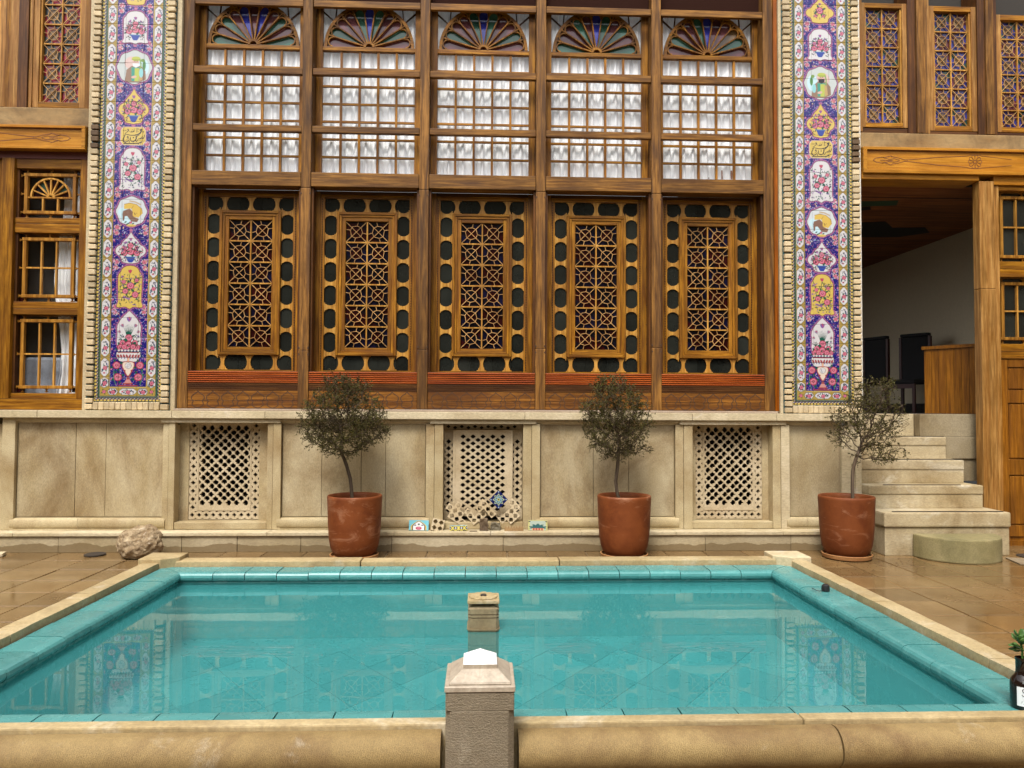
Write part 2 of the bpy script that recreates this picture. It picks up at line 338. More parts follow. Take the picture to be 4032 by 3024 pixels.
def water():
    m = bpy.data.materials.new('pool_water'); m.use_nodes = True; nt = m.node_tree; nt.nodes.clear()
    o = nt.nodes.new('ShaderNodeOutputMaterial'); mx = nt.nodes.new('ShaderNodeMixShader'); fr = nt.nodes.new('ShaderNodeFresnel')
    fr.inputs['IOR'].default_value = 1.34
    t = nt.nodes.new('ShaderNodeBsdfTransparent'); t.inputs[0].default_value = (0.76,0.94,0.94,1)
    df = nt.nodes.new('ShaderNodeBsdfDiffuse'); df.inputs[0].default_value = (0.055,0.245,0.248,1); tm = nt.nodes.new('ShaderNodeMixShader'); tm.inputs[0].default_value = 0.33
    nt.links.new(t.outputs[0], tm.inputs[1]); nt.links.new(df.outputs[0], tm.inputs[2]); t = tm
    g = nt.nodes.new('ShaderNodeBsdfGlossy'); g.inputs['Roughness'].default_value = 0.004; g.inputs[0].default_value = (0.95,0.98,1,1)
    n1 = ntex(nt, 2.2, 3, 0.5, (1,1.6,1)); b = nt.nodes.new('ShaderNodeBump'); b.inputs['Strength'].default_value = 0.016; b.inputs['Distance'].default_value = 0.03
    nt.links.new(n1, b.inputs['Height'])
    for x in (fr, g): nt.links.new(b.outputs[0], x.inputs['Normal'])
    ge_ = nt.nodes.new('ShaderNodeNewGeometry'); inv = nt.nodes.new('ShaderNodeMath'); inv.operation = 'SUBTRACT'; inv.inputs[0].default_value = 1.0; nt.links.new(ge_.outputs['Backfacing'], inv.inputs[1])
    mu = nt.nodes.new('ShaderNodeMath'); mu.operation = 'MULTIPLY'; nt.links.new(fr.outputs[0], mu.inputs[0]); nt.links.new(inv.outputs[0], mu.inputs[1])
    nt.links.new(mu.outputs[0], mx.inputs[0]); nt.links.new(t.outputs[0], mx.inputs[1]); nt.links.new(g.outputs[0], mx.inputs[2]); nt.links.new(mx.outputs[0], o.inputs[0])
    return m
MT['water'] = water()
def clear_glass(name, tint=(0.985,0.99,0.99), ior=1.5, rough=0.01, wav=0.05):
    m = bpy.data.materials.new(name); m.use_nodes = True; nt = m.node_tree; nt.nodes.clear()
    o = nt.nodes.new('ShaderNodeOutputMaterial'); mx = nt.nodes.new('ShaderNodeMixShader'); fr = nt.nodes.new('ShaderNodeFresnel')
    fr.inputs['IOR'].default_value = ior
    t = nt.nodes.new('ShaderNodeBsdfTransparent'); t.inputs[0].default_value = (*tint,1)
    g = nt.nodes.new('ShaderNodeBsdfGlossy'); g.inputs['Roughness'].default_value = rough
    n1 = ntex(nt, 5, 2, 0.5); b = nt.nodes.new('ShaderNodeBump'); b.inputs['Strength'].default_value = wav; b.inputs['Distance'].default_value = 0.02
    nt.links.new(n1, b.inputs['Height']); nt.links.new(b.outputs[0], g.inputs['Normal'])
    ge_ = nt.nodes.new('ShaderNodeNewGeometry'); inv = nt.nodes.new('ShaderNodeMath'); inv.operation = 'SUBTRACT'; inv.inputs[0].default_value = 1.0; nt.links.new(ge_.outputs['Backfacing'], inv.inputs[1])
    mu = nt.nodes.new('ShaderNodeMath'); mu.operation = 'MULTIPLY'; nt.links.new(fr.outputs[0], mu.inputs[0]); nt.links.new(inv.outputs[0], mu.inputs[1])
    nt.links.new(mu.outputs[0], mx.inputs[0]); nt.links.new(t.outputs[0], mx.inputs[1]); nt.links.new(g.outputs[0], mx.inputs[2]); nt.links.new(mx.outputs[0], o.inputs[0])
    return m
MT['glass'] = clear_glass('window_glass')
def dark_glass(name, c, rough=0.03, rnd=0.3):
    m, nt, b = nodes(name)
    n = ntex(nt, 6, 2, 0.5); col = mixc(nt, ramp(nt, n, 0.3, 0.7), c, tuple(x*0.7 for x in c))
    nt.links.new(val(nt, col, rand_v(nt, 1-rnd, 1+rnd)), b.inputs['Base Color']); b.inputs['Roughness'].default_value = rough
    b.inputs['Specular IOR Level'].default_value = 0.5; bump(nt, b, n, 0.04, 0.02); return m
MT['pane_dark'] = dark_glass('dark_window_glass', (0.016,0.018,0.015))
MT['g_red'] = dark_glass('red_stained_glass', (0.024,0.0025,0.003), 0.10)  # opaque glass; near-black colours stand in for the dark interior behind
MT['g_blue'] = dark_glass('blue_stained_glass', (0.004,0.004,0.020), 0.10)
MT['g_navy'] = dark_glass('navy_stained_glass', (0.004,0.0035,0.008), 0.10)
MT['f_red'] = dark_glass('maroon_fan_glass', (0.155,0.058,0.065), 0.1, 0.25)  # opaque glass; brighter fan colours stand in for curtain light coming through
MT['f_green'] = dark_glass('green_fan_glass', (0.052,0.150,0.105), 0.1, 0.2)
MT['f_blue'] = dark_glass('blue_fan_glass', (0.045,0.055,0.42), 0.1, 0.2)
MT['l_blue'] = dark_glass('violet_blue_stained_glass', (0.045,0.045,0.23), 0.1, 0.2)
MT['l_red'] = dark_glass('crimson_stained_glass', (0.26,0.02,0.035), 0.1, 0.2)
MT['l_maroon'] = dark_glass('dusky_maroon_stained_glass', (0.13,0.035,0.045), 0.1, 0.2)
MT['l_amber'] = dark_glass('amber_brown_stained_glass', (0.20,0.12,0.05), 0.12, 0.2)
MT['l_green'] = dark_glass('green_stained_glass', (0.03,0.07,0.05), 0.1, 0.2)
MT['l_grey'] = dark_glass('grey_stained_glass', (0.04,0.045,0.045), 0.08, 0.3)
def cloth():
    m, nt, b = nodes('white_curtain_cloth')
    n = ntex(nt, 6, 5, 0.6, (3,1,0.4)); col = mixc(nt, ramp(nt, n, 0.3, 0.7), (0.88,0.89,0.90), (0.94,0.94,0.94))
    b.inputs['Roughness'].default_value = 0.85; nt.links.new(col, b.inputs['Base Color'])
    tr = nt.nodes.new('ShaderNodeBsdfTranslucent'); nt.links.new(col, tr.inputs[0]); mx = nt.nodes.new('ShaderNodeMixShader'); mx.inputs[0].default_value = 0.15
    o = nt.nodes['Material Output']; nt.links.new(b.outputs[0], mx.inputs[1]); nt.links.new(tr.outputs[0], mx.inputs[2]); nt.links.new(mx.outputs[0], o.inputs[0]); return m
MT['cloth'] = cloth()
MT['black'] = plain('black_plastic', (0.012,0.012,0.013), 0.45)
MT['iron'] = plain('dark_iron', (0.05,0.04,0.032), 0.6, 0.5)
MT['leaf'] = None
def leafmat(name, a, b_, c_, rough=0.5):
    m, nt, b = nodes(name)
    n = ntex(nt, 55, 2, 0.5); n2 = ntex(nt, 4, 4, 0.6, off=3.0)
    col = mixc(nt, ramp(nt, n, 0.4, 0.6), a, b_); col = mixc(nt, ramp(nt, n2, 0.45, 0.65), col, c_)
    nt.links.new(col, b.inputs['Base Color']); b.inputs['Roughness'].default_value = rough; b.inputs['Specular IOR Level'].default_value = 0.2; return m
MT['leaf'] = leafmat('small_olive_leaf', (0.042,0.044,0.007), (0.092,0.076,0.015), (0.030,0.022,0.005), 0.6)
MT['leaf_green'] = leafmat('green_succulent_leaf', (0.035,0.085,0.018), (0.07,0.14,0.03), (0.045,0.10,0.02), 0.35)
MT['bark'] = wood('grey_brown_bark', (0.075,0.052,0.032), (0.15,0.115,0.078), 'z', 0.85, (0.03,0.02,0.012), 0.5, 0.1)
MT['void'] = plain('unlit_interior_backing', (0.03,0.025,0.02), 0.95)  # near-black colour stands in for the unlit spaces behind the openings

# ================================================================== SETTING: floor, pool, stone base
# ---- courtyard floor: grout bed with separate paving tiles
gb = MB().box(-14, 14, -10, 7.90, -0.30, -0.012)
floor = gb.build('courtyard_floor', MT['grout'], None, org=(0,0,0)); tag(floor, kind='structure')
TS = 0.412; tile_me = None
def paving_mesh():
    a = TS/2-0.005; b = MB(); b.box(-a, a, -a, a, -0.02, 0.0)
    o = b.build('paving_tile', MT['paving'], None, bevel=0.004, org=(0,0,0), segs=1)
    me = o.data; bpy.data.objects.remove(o); return me
tile_me = paving_mesh()
for i in range(-15, 17):
    for j in range(-1, 19):
        x = -2.20 - 0.205 + (i+6)*TS - 0.004; y = 7.78 - (j+0.5)*TS
        if abs(x) < 2.0 and 2.3 < y < 5.0: continue           # under the pool
        if y < 1.2 or abs(x) > 6.6: continue
        if y < 2.3 and abs(x) > 3.0: continue
        if x-(0) > 0 and y > 7.6: pass
        seen = (abs(x-0.0407*y) < y*0.72+0.6)
        if not seen: continue
        o = link('paving_tile', tile_me, (x + rng.normal(0,0.0015), y + rng.normal(0,0.0015), rng.normal(0,0.0012)), floor)
        o.rotation_euler = (rng.normal(0,0.0025), rng.normal(0,0.0025), rng.normal(0,0.002))

# ---- pool
ZW = 0.365                                             # water level
PX, PY0, PY1 = 1.90, 2.66, 4.80                        # lip of the coping
pool = empty('raised_pool', (0, 3.8, 0)); tag(pool, 'raised rectangular turquoise tiled courtyard pool with stone kerb', 'pool')
ins = 0.035                                            # basin wall stands back under the lip
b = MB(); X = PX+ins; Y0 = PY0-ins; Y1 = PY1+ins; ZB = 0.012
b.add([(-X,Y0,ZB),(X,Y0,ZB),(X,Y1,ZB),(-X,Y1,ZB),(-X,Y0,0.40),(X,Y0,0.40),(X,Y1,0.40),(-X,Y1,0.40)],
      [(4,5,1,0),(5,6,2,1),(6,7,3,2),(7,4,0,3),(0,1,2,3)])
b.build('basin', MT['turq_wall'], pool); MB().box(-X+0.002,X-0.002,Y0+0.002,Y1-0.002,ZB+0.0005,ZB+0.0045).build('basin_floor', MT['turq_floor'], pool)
# the ledge moulding just under the coping
for nm, (x0,x1,y0,y1) in dict(a=(-X+0.001,X-0.001,Y1-0.012,Y1-0.001), b=(-X+0.001,-X+0.012,Y0+0.02,Y1-0.02), c=(X-0.012,X-0.001,Y0+0.02,Y1-0.02)).items():
    MB().box(x0,x1,y0,y1,0.372,0.381).build('basin_ledge', MT['turq'], pool)
# diamond floor tiles, each its own piece
dm = MB().prismz([(0,-0.2735),(0.2093,0),(0,0.2735),(-0.2093,0)], -0.0045, 0.0)
dme = dm.mesh('pool_floor_tile', MT['turq_floor'], (0,0,0))
for i in range(-9, 10):
    for j in range(-9, 9):
        x = i*0.212; y = 3.73 + j*0.277 
        if (i+j) % 2: continue
        if abs(x) > X-0.21 or y < Y0+0.27 or y > Y1-0.27: continue
        link('pool_floor_tile', dme, (x, y, ZB+0.0085), pool)
# coping: bullnose tiles, one object each; profile across the rim, d = distance from lip (0) outward
def cope_profile(w=0.185, top=0.440):
    return [(0.012,0.388),(0.004,0.398),(0.0,0.410),(0.003,0.424),(0.012,0.434),(0.028,0.4385),(0.05,0.440),(w,top),(w,0.40),(0.035,0.388)]
prof = cope_profile(); LP = 0.2
def cope_piece(x0, x1, y0, y1, side, m0=False, m1=False):
    b = MB(); n = len(prof)
    def pt(t, d, z):                                    # mitred ends at the corners
        if side == 'far':  xa, xb = (x0-(d if m0 else 0), x1+(d if m1 else 0)); return (xa if t==0 else xb, y0+d, z)
        if side == 'near': xa, xb = (x0-(d if m0 else 0), x1+(d if m1 else 0)); return (xa if t==0 else xb, y0-d, z)
        if side == 'left':  ya, yb = (y0-(d if m0 else 0), y1+(d if m1 else 0)); return (x0-d, ya if t==0 else yb, z)
        ya, yb = (y0-(d if m0 else 0), y1+(d if m1 else 0)); return (x0+d, ya if t==0 else yb, z)
    vs = [pt(0,d,z) for d,z in prof]+[pt(1,d,z) for d,z in prof]
    fs = [tuple(range(n)), tuple(reversed(range(n,2*n)))]+[(i,n+i,n+(i+1)%n,(i+1)%n) for i in range(n)]
    b.add(vs, fs)
    o = b.build('coping_tile', MT['turq'], pool)
    bm = bmesh.new(); bm.from_mesh(o.data); bmesh.ops.recalc_face_normals(bm, faces=bm.faces); bm.to_mesh(o.data); bm.free()
    o.rotation_euler = (rng.normal(0,0.002), rng.normal(0,0.002), 0); o.location.z += rng.normal(0,0.0012)
g_ = 0.0025
nx_ = 19; sx_ = 2*PX/nx_
for k in range(nx_):
    a, c = -PX+k*sx_, -PX+(k+1)*sx_
    cope_piece(a+g_, c-g_, PY1, 0, 'far', k==0, k==nx_-1)
    cope_piece(a+g_, c-g_, PY0, 0, 'near', k==0, k==nx_-1)
ny_ = 10; sy_ = (PY1-PY0)/ny_
for k in range(ny_):
    a, c = PY0+k*sy_, PY0+(k+1)*sy_
    cope_piece(-PX, 0, a+g_, c-g_, 'left', k==0, k==ny_-1)
    cope_piece(PX, 0, a+g_, c-g_, 'right', k==0, k==ny_-1)
# outer stone kerb: top 0.475, outer wall to the paving
CI, CO, CT = PX+0.19, PX+0.305, 0.476
yf0, yf1 = PY1+0.195, PY1+0.315
def kerbx(x0, x1, y0, y1): MB().box(x0, x1, y0, y1, 0.0, CT+rng.normal(0,0.002)).build('kerb_stone', MT['kerb'], pool, bevel=0.008)
cuts = [-CI+0.02, -0.80, 0.53, CI-0.02]
for a, c in zip(cuts[:-1], cuts[1:]): kerbx(a+0.003, c-0.003, yf0, yf1)
def uneven(o, amp):
    for v in o.data.vertices:
        if v.co.z > 0: v.co.x += amp*mnoise.noise(Vector((v.co.x*3, (v.co.y+o.location.y)*6, 1.7)))
for s in (-1, 1):
    cy_ = [PY0-0.2, 3.42, 4.15, PY1+0.20] if s < 0 else [PY0-0.2, 3.0, 3.9, PY1+0.19]
    for a, c in zip(cy_[:-1], cy_[1:]):
        x0, x1 = sorted((s*CI, s*CO))
        n = 12; b = MB()
        for q in range(n+1):
            y = a+0.003+(c-a-0.006)*q/n; e = 0.006*mnoise.noise(Vector((y*9, s*3.0, 0.3)))
            b.v += [(x0+(e if s<0 else e), y, 0.0), (x1+e*0.6, y, 0.0), (x1-0.006+e*0.8, y, CT), (x0+0.006+e, y, CT)]
        for q in range(n):
            k = q*4
            for i in range(4): b.f.append((k+i, k+(i+1)%4, k+4+(i+1)%4, k+4+i)); b.m.append(0)
        b.f += [(3,2,1,0), (n*4,n*4+1,n*4+2,n*4+3)]; b.m += [0,0]
        o = b.build('kerb_stone', MT['kerb'], pool)
        bm = bmesh.new(); bm.from_mesh(o.data); bmesh.ops.recalc_face_normals(bm, faces=bm.faces); bm.to_mesh(o.data); bm.free()
# corner blocks at the far corners
for s in (-1, 1):
    x0, x1 = sorted((s*(CI-0.13), s*(CO+0.03)))
    MB().prismz([(s*(CI-0.10),yf0-0.005+0.02),(s*(CI-0.005),yf0-0.055),(s*(CO+0.025),yf0-0.055),(s*(CO+0.025),yf1+0.05),(s*(CI-0.10),yf1+0.05)], 0.0, 0.502).build('corner_block', MT['kerb'] if s<0 else MT['band'], pool, bevel=0.006)
# near side: flat strip, groove and the rounded chiselled bolster stones
NS0, NS1 = PY0-0.19, PY0-0.242
def bolster(x0, x1):
    ys = NS1-0.004; zt = CT-0.004; R = 0.062
    pr = [(ys, 0.0), (ys, zt-0.004)] + [(ys-0.030-R*math.sin(R_(a)), zt-R+R*math.cos(R_(a))) for a in range(0, 166, 11)] + [(ys-0.030-R*0.2, zt-2*R-0.012), (ys-0.030-R*0.2, 0.0)]
    b = MB(); seg = 18; n = len(pr)
    for q in range(seg+1):
        x = x0+(x1-x0)*q/seg
        for (y, z) in pr:
            e = 0.003*mnoise.noise(Vector((x*5, y*7, z*7))); b.v.append((x, y-e, z+e))
    for q in range(seg):
        for i in range(n): b.f.append((q*n+i, q*n+(i+1)%n, (q+1)*n+(i+1)%n, (q+1)*n+i)); b.m.append(0)
    b.f += [tuple(reversed(range(n))), tuple(seg*n+i for i in range(n))]; b.m += [0,0]
    o = b.build('bolster_stone', MT['tool_v'], pool, smooth='auto')
    bm = bmesh.new(); bm.from_mesh(o.data); bmesh.ops.recalc_face_normals(bm, faces=bm.faces); bm.to_mesh(o.data); bm.free()
    return o
PCX = 0.0; PW = 0.104                                     # the post stands in the middle of this side
for a, c in ((-2.6, -PW-0.018), (PW+0.018, 1.145), (1.151, 2.6)): bolster(a, c)
for a, c in ((-2.25, -PW-0.002), (PW+0.002, 1.06), (1.064, 2.25)):
    MB().box(a, c, NS1, NS0, 0.0, CT+0.008).build('kerb_stone', MT['kerb'], pool, bevel=0.006)
# water
wm = MB(); nxw, nyw = 2, 2
wm.add([(-X+0.0005,Y0+0.0005,ZW),(X-0.0005,Y0+0.0005,ZW),(X-0.0005,Y1-0.0005,ZW),(-X+0.0005,Y1-0.0005,ZW)], [(0,1,2,3)])
wo_ = wm.build('water', MT['water'], None); tag(wo_, kind='structure')

# ---- stone post on the near side of the pool
post = empty('stone_bollard', (PCX, 2.36, 0)); tag(post, 'square chiselled stone post with white pyramid tip at pool edge', 'bollard')
py0, py1 = 2.262, 2.47
b = MB(); ch = 0.018
b.prismz([(PCX-PW+ch,py0),(PCX+PW-ch,py0),(PCX+PW,py0+ch),(PCX+PW,py1-ch),(PCX+PW-ch,py1),(PCX-PW+ch,py1),(PCX-PW,py1-ch),(PCX-PW,py0+ch)], 0.0, 0.585)
b.build('shaft', MT['tool_h'], post, bevel=0.002, segs=1)
MB().box(PCX-PW, PCX+PW, py0, py1, 0.584, 0.640).build('shaft_head', MT['tool_h'], post, bevel=0.003, segs=1)
MB().box(PCX-PW-0.003, PCX+PW+0.003, py0-0.003, py1+0.003, 0.641, 0.658).build('cap_slab', MT['cap'], post, bevel=0.002, segs=1)
def frustum(b, cx, cy, w0, w1, z0, z1):
    vs = [(cx+sx*w0, cy+sy*w0, z0) for sx,sy in ((-1,-1),(1,-1),(1,1),(-1,1))]+[(cx+sx*w1, cy+sy*w1, z1) for sx,sy in ((-1,-1),(1,-1),(1,1),(-1,1))]
    return b.add(vs, [(3,2,1,0),(4,5,6,7),(0,1,5,4),(1,2,6,5),(2,3,7,6),(3,0,4,7)])
cyp = (py0+py1)/2
b = MB(); b.box(PCX-0.094,PCX+0.094,cyp-0.094,cyp+0.094,0.6585,0.664); frustum(b, PCX, cyp, 0.094, 0.056, 0.6645, 0.694)
b.build('cap_slope', MT['cap'], post, bevel=0.0015, segs=1)
b = MB(); b.box(PCX-0.052,PCX+0.052,cyp-0.052,cyp+0.052,0.6945,0.706); b.build('cap_neck', MT['cap'], post)
b = MB(); frustum(b, PCX, cyp, 0.0525, 0.002, 0.7065, 0.738); b.build('pyramid_tip', MT['marble'], post)

# ---- fountain post standing in the water
fx_, fy_ = 0.015, 3.86
fnt = empty('fountain_post', (fx_, fy_, ZB)); tag(fnt, 'small stone fountain post with carved flower slab standing in the water', 'fountain')
def octa(r, c): return [(fx_+sx*(r if k else r-c), fy_+sy*(r-c if k else r)) for sx,sy,k in ((-1,-1,0),(1,-1,0),(1,-1,1),(1,1,1),(1,1,0),(-1,1,0),(-1,1,1),(-1,-1,1))]
for nm, r, c, z0, z1 in (('shaft',0.078,0.014,ZB,0.372),('flange',0.083,0.015,0.3725,0.380),('body',0.078,0.014,0.3805,0.432),('collar',0.0785,0.014,0.4365,0.448),('head',0.0785,0.014,0.4525,0.478)):
    b = MB().prismz(octa(r,c), z0, z1); b.build(nm, MT['greystep'], fnt)
MB().prismz(octa(0.072,0.013), 0.4325, 0.4522).build('groove', MT['groove'], fnt)
b = MB(); frustum(b, fx_, fy_, 0.0775, 0.055, 0.4782, 0.494); b.build('neck', MT['greystep'], fnt)
b = MB(); b.box(fx_-0.05,fx_+0.05,fy_-0.05,fy_+0.05,0.4942,0.505); b.build('stem', MT['groove'], fnt)
top = MB().box(fx_-0.081,fx_+0.081,fy_-0.081,fy_+0.081,0.5052,0.522).build('flower_slab', MT['kerb'], fnt, bevel=0.003)
pm = MB()
for k in range(12):
    a = R_(30*k); pts = [(0.018,-0.006),(0.045,-0.017),(0.066,-0.017),(0.075,-0.008),(0.075,0.008),(0.066,0.017),(0.045,0.017),(0.018,0.006)]
    pp = [(fx_+x*math.cos(a)-y*math.sin(a), fy_+x*math.sin(a)+y*math.cos(a)) for x,y in pts]
    MB().prismz(pp, 0.5222, 0.529+0.002*(k%2)).build('carved_petal', MT['kerb'], top, bevel=0.002, segs=1)
MB().lathe([(0.0,0.523),(0.016,0.523),(0.016,0.533),(0.011,0.536),(0.0,0.536)], (fx_,fy_), 16).build('nozzle', MT['iron'], fnt)

# ---- fish near the left corner under the surface
b = MB(); fp = [Vector((-1.53+0.012*math.sin(t*2.2)-0.16*t*0.55, 2.885-0.03*t, 0.315)) for t in np.linspace(0,1,9)]
fr_ = [0.003,0.011,0.017,0.019,0.018,0.014,0.009,0.005,0.003]
b.tube([tuple(p) for p in reversed(fp)], list(reversed(fr_)), 8)
tl = fp[0]; b.add([tuple(tl), (tl.x+0.03,tl.y+0.015,tl.z+0.016), (tl.x+0.022,tl.y+0.008,tl.z), (tl.x+0.03,tl.y+0.01,tl.z-0.014)], [(0,1,2),(0,2,3),(2,1,0),(3,2,0)])
fd = fp[4]; b.add([(fd.x,fd.y,fd.z+0.015),(fd.x+0.03,fd.y,fd.z+0.034),(fd.x+0.04,fd.y+0.004,fd.z+0.012)], [(0,1,2),(2,1,0)])
tag(b.build('fish', plain('dark_red_fish_scales', (0.11,0.03,0.018), 0.4), None, smooth=True), 'dark reddish fish swimming in the left corner of the pool', 'fish')

# ---- stone base wall under the windows
WY = 7.93
wall = empty('stone_base_wall', (0, 8.1, 0.2)); tag(wall, 'cream limestone base wall with framed panels and three carved grille niches', 'wall')
ZT, ZBm = 1.45, 0.205
niches = [(-3.21,-2.254),(-0.407,0.444),(2.274,3.152)]
segs = [(-6.2,-4.973),(-4.973,-3.21),(-2.254,-0.407),(0.444,2.274),(3.152,4.13)]
# body (set back) behind the panels
for a, c in ((-6.2,-3.21),(-2.254,-0.407),(0.444,2.274),(3.152,4.13)):
    MB().box(a+0.001, c-0.001, WY+0.05, 8.4, ZBm, 1.30).build('backing', MT['lime'], wall)
# cornice band in long blocks
xs = [-6.2,-4.6,-3.23,-2.27,-1.0,0.46,1.5,2.26,3.18,4.13]
for a, c in zip(xs[:-1], xs[1:]):
    MB().box(a+0.0015, c-0.0015, WY-0.075, 8.42, 1.372, ZT).build('cornice_block', MT['band'], wall, bevel=0.006)
MB().box(-3.235, 3.215, WY-0.03, 8.42, ZT+0.001, 1.474).build('sill_slab', stone('pinkish_sill_stone', (0.52,0.43,0.36), (0.44,0.35,0.28), (0.3,0.2,0.14), 0.4), wall, bevel=0.004)
for (a, c) in niches:                                    # lintel over the niche
    MB().box(a-0.14, c+0.14, WY-0.045, 8.40, 1.326, 1.3715).build('lintel', MT['band'], wall, bevel=0.004)
# framed panels: (strip edges, panel edges, joints)
panels = [(-4.837,-3.341,[-4.245,-3.935]), (-2.105,-0.596,[-1.691,-1.276,-1.019]), (0.63,2.083,[1.205,1.585]), (3.34,3.911,[])]
for (a, c, js) in panels:
    ed = [a]+js+[c]
    for p, q in zip(ed[:-1], ed[1:]):
        MB().box(p+0.002, q-0.002, WY+0.012+rng.normal(0,0.002), WY+0.049, 0.338, 1.318).build('panel_slab', MT['panel'], wall, bevel=0.003)
    MB().sweepx([(WY-0.03,1.345),(WY-0.03,1.371),(WY+0.05,1.371),(WY+0.05,1.319),(WY+0.006,1.319),(WY-0.006,1.335)], a-0.085, c+(0.085 if c<3.5 else 0.0)).build('panel_moulding', MT['band'], wall)
    # torus base moulding
    tp = [(WY-0.012-0.028*math.sin(R_(t)), 0.272+0.062*(-math.cos(R_(t)))*0.9) for t in range(0,181,20)]
    x0 = a-0.04
    for p, q in ((x0,(a+c)/2-0.1),((a+c)/2-0.097,c+0.04)):
        MB().sweepx([(WY+0.05,0.206),(WY-0.035,0.206),(WY-0.035,0.222)]+tp+[(WY+0.05,0.334)], p, q).build('base_moulding', MT['lime'], wall, smooth='auto')
strips = [(-4.973,-4.842),(-3.336,-3.276),(-3.273,-3.21),(-2.254,-2.196),(-2.193,-2.110),(-0.591,-0.502),(-0.499,-0.407),(0.444,0.535),(0.538,0.625),(2.088,2.175),(2.178,2.274),(3.152,3.239),(3.242,3.335),(3.915,4.06),(4.063,4.13)]
for k, (a, c) in enumerate(strips):
    d = 0.0 if (k % 2) else 0.008
    MB().box(a, c, WY-0.022-d, WY+0.049, 0.207 if k>0 else 0.207, 1.3255 if abs(a)<4.9 else 1.371).build('upright_strip', MT['lime'] if k < 12 else MT['band'], wall, bevel=0.005)
MB().box(-6.2, -5.03, WY+0.2, WY+0.25, 0.21, 1.371).build('panel_slab', MT['panel'], wall)
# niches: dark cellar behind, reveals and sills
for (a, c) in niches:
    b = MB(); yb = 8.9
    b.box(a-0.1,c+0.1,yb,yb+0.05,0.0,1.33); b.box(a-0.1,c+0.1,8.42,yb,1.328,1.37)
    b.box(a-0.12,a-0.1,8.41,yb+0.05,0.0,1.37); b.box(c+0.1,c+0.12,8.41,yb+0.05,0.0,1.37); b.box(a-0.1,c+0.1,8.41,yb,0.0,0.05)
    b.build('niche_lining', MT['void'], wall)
    MB().box(a+0.001,c-0.001,WY-0.02,8.10,0.207,0.285).build('niche_sill', MT['lime'], wall, bevel=0.01)
# grilles: carved plates with real holes
def star(cx, cz, r):                                     # small four-cusped hole
    pts = []
    for k in range(4):
        a = 90*k
        pts += [(cx+r*math.cos(R_(a)), cz+r*math.sin(R_(a))), (cx+0.62*r*math.cos(R_(a+20)), cz+0.62*r*math.sin(R_(a+20))), (cx+0.66*r*math.cos(R_(a+45)), cz+0.66*r*math.sin(R_(a+45))), (cx+0.62*r*math.cos(R_(a+70)), cz+0.62*r*math.sin(R_(a+70)))]
    return pts
def pelta(cx, cz, r, rot):                               # round on one side, cusp on the other
    pts = [(r*math.cos(R_(a)), r*math.sin(R_(a))) for a in range(-18, 199, 18)]
    pts += [(-0.62*r,-0.42*r), (-0.30*r,-0.62*r), (0,-1.08*r), (0.30*r,-0.62*r), (0.62*r,-0.42*r)]
    c, s = math.cos(R_(rot)), math.sin(R_(rot))
    return [(cx+x*c-z*s, cz+x*s+z*c) for x, z in pts]
def tri(cx, cz, r, d):
    return [(cx, cz-r),(cx, cz+r),(cx+d*r*0.62, cz+0.1*r),(cx+d*r*0.62, cz-0.1*r)]
def grille_wave(x0, x1, z0, z1):
    holes = []; W = x1-x0; bw = 0.088
    n = 11; st = (z1-z0-0.075)/n
    for xc in (x0+0.042, x1-0.042):
        for k in range(n):
            z = z0+0.085+st*(k+0.5)
            holes.append(star(xc, z, 0.028))
            if k:
                zz = z-st/2; holes.append(tri(xc-0.037, zz, 0.020, 1)); holes.append(tri(xc+0.037, zz, 0.020, -1))
    nb = 10; sb = W/nb
    for k in range(nb):
        holes.append(star(x0+sb*(k+0.5), z0+0.048, 0.027))
        if k: holes.append([(x0+sb*k-0.019, z0+0.006),(x0+sb*k+0.019, z0+0.006),(x0+sb*k, z0+0.018)]); holes.append([(x0+sb*k-0.019, z0+0.087),(x0+sb*k, z0+0.076),(x0+sb*k+0.019, z0+0.087)])
    xa, xb, za, zb = x0+bw+0.012, x1-bw-0.012, z0+0.112, z1-0.012
    p = (xb-xa)/6.0; q = p*0.985
    for r_ in range(-1, 40):
        z = za + r_*q/2 + 0.02
        for c_ in range(-1, 16):
            x = xa + c_*p/2
            if (r_+c_) % 2: continue
            rr = r_ % 4
            if r_ % 2 == 0: rot = 0 if ((c_//2 + r_//2) % 2 == 0) else 180
            else: rot = 90 if (((c_-1)//2 + (r_-1)//2) % 2 == 0) else -90
            sh = 0.003; R0 = p*0.336
            cx, cz = x, z
            if cx-R0 < xa-0.004 or cx+R0 > xb+0.004 or cz-R0*1.05 < za-0.004 or cz+R0*1.05 > zb: 
                # clipped half holes along the frame
                if cz-R0 > za and cz+R0 < zb:
                    if abs(cx-xa) < R0*0.6: holes.append([(xa+0.003,cz-0.024),(xa+0.02,cz-0.012),(xa+0.026,cz),(xa+0.02,cz+0.012),(xa+0.003,cz+0.024)])
                    elif abs(cx-xb) < R0*0.6: holes.append([(xb-0.003,cz-0.024),(xb-0.003,cz+0.024),(xb-0.02,cz+0.012),(xb-0.026,cz),(xb-0.02,cz-0.012)])
                continue
            holes.append(pelta(cx, cz, R0, rot))
    return holes
def make_grille(x0, x1, z0, z1, holes, name='carved_grille', y=8.05, th=0.035):
    b = MB(); b.prism([(x0,z0),(x1,z0),(x1,z1),(x0,z1)], y, y+th, 0, holes)
    return b.build(name, MT['grille'], wall)
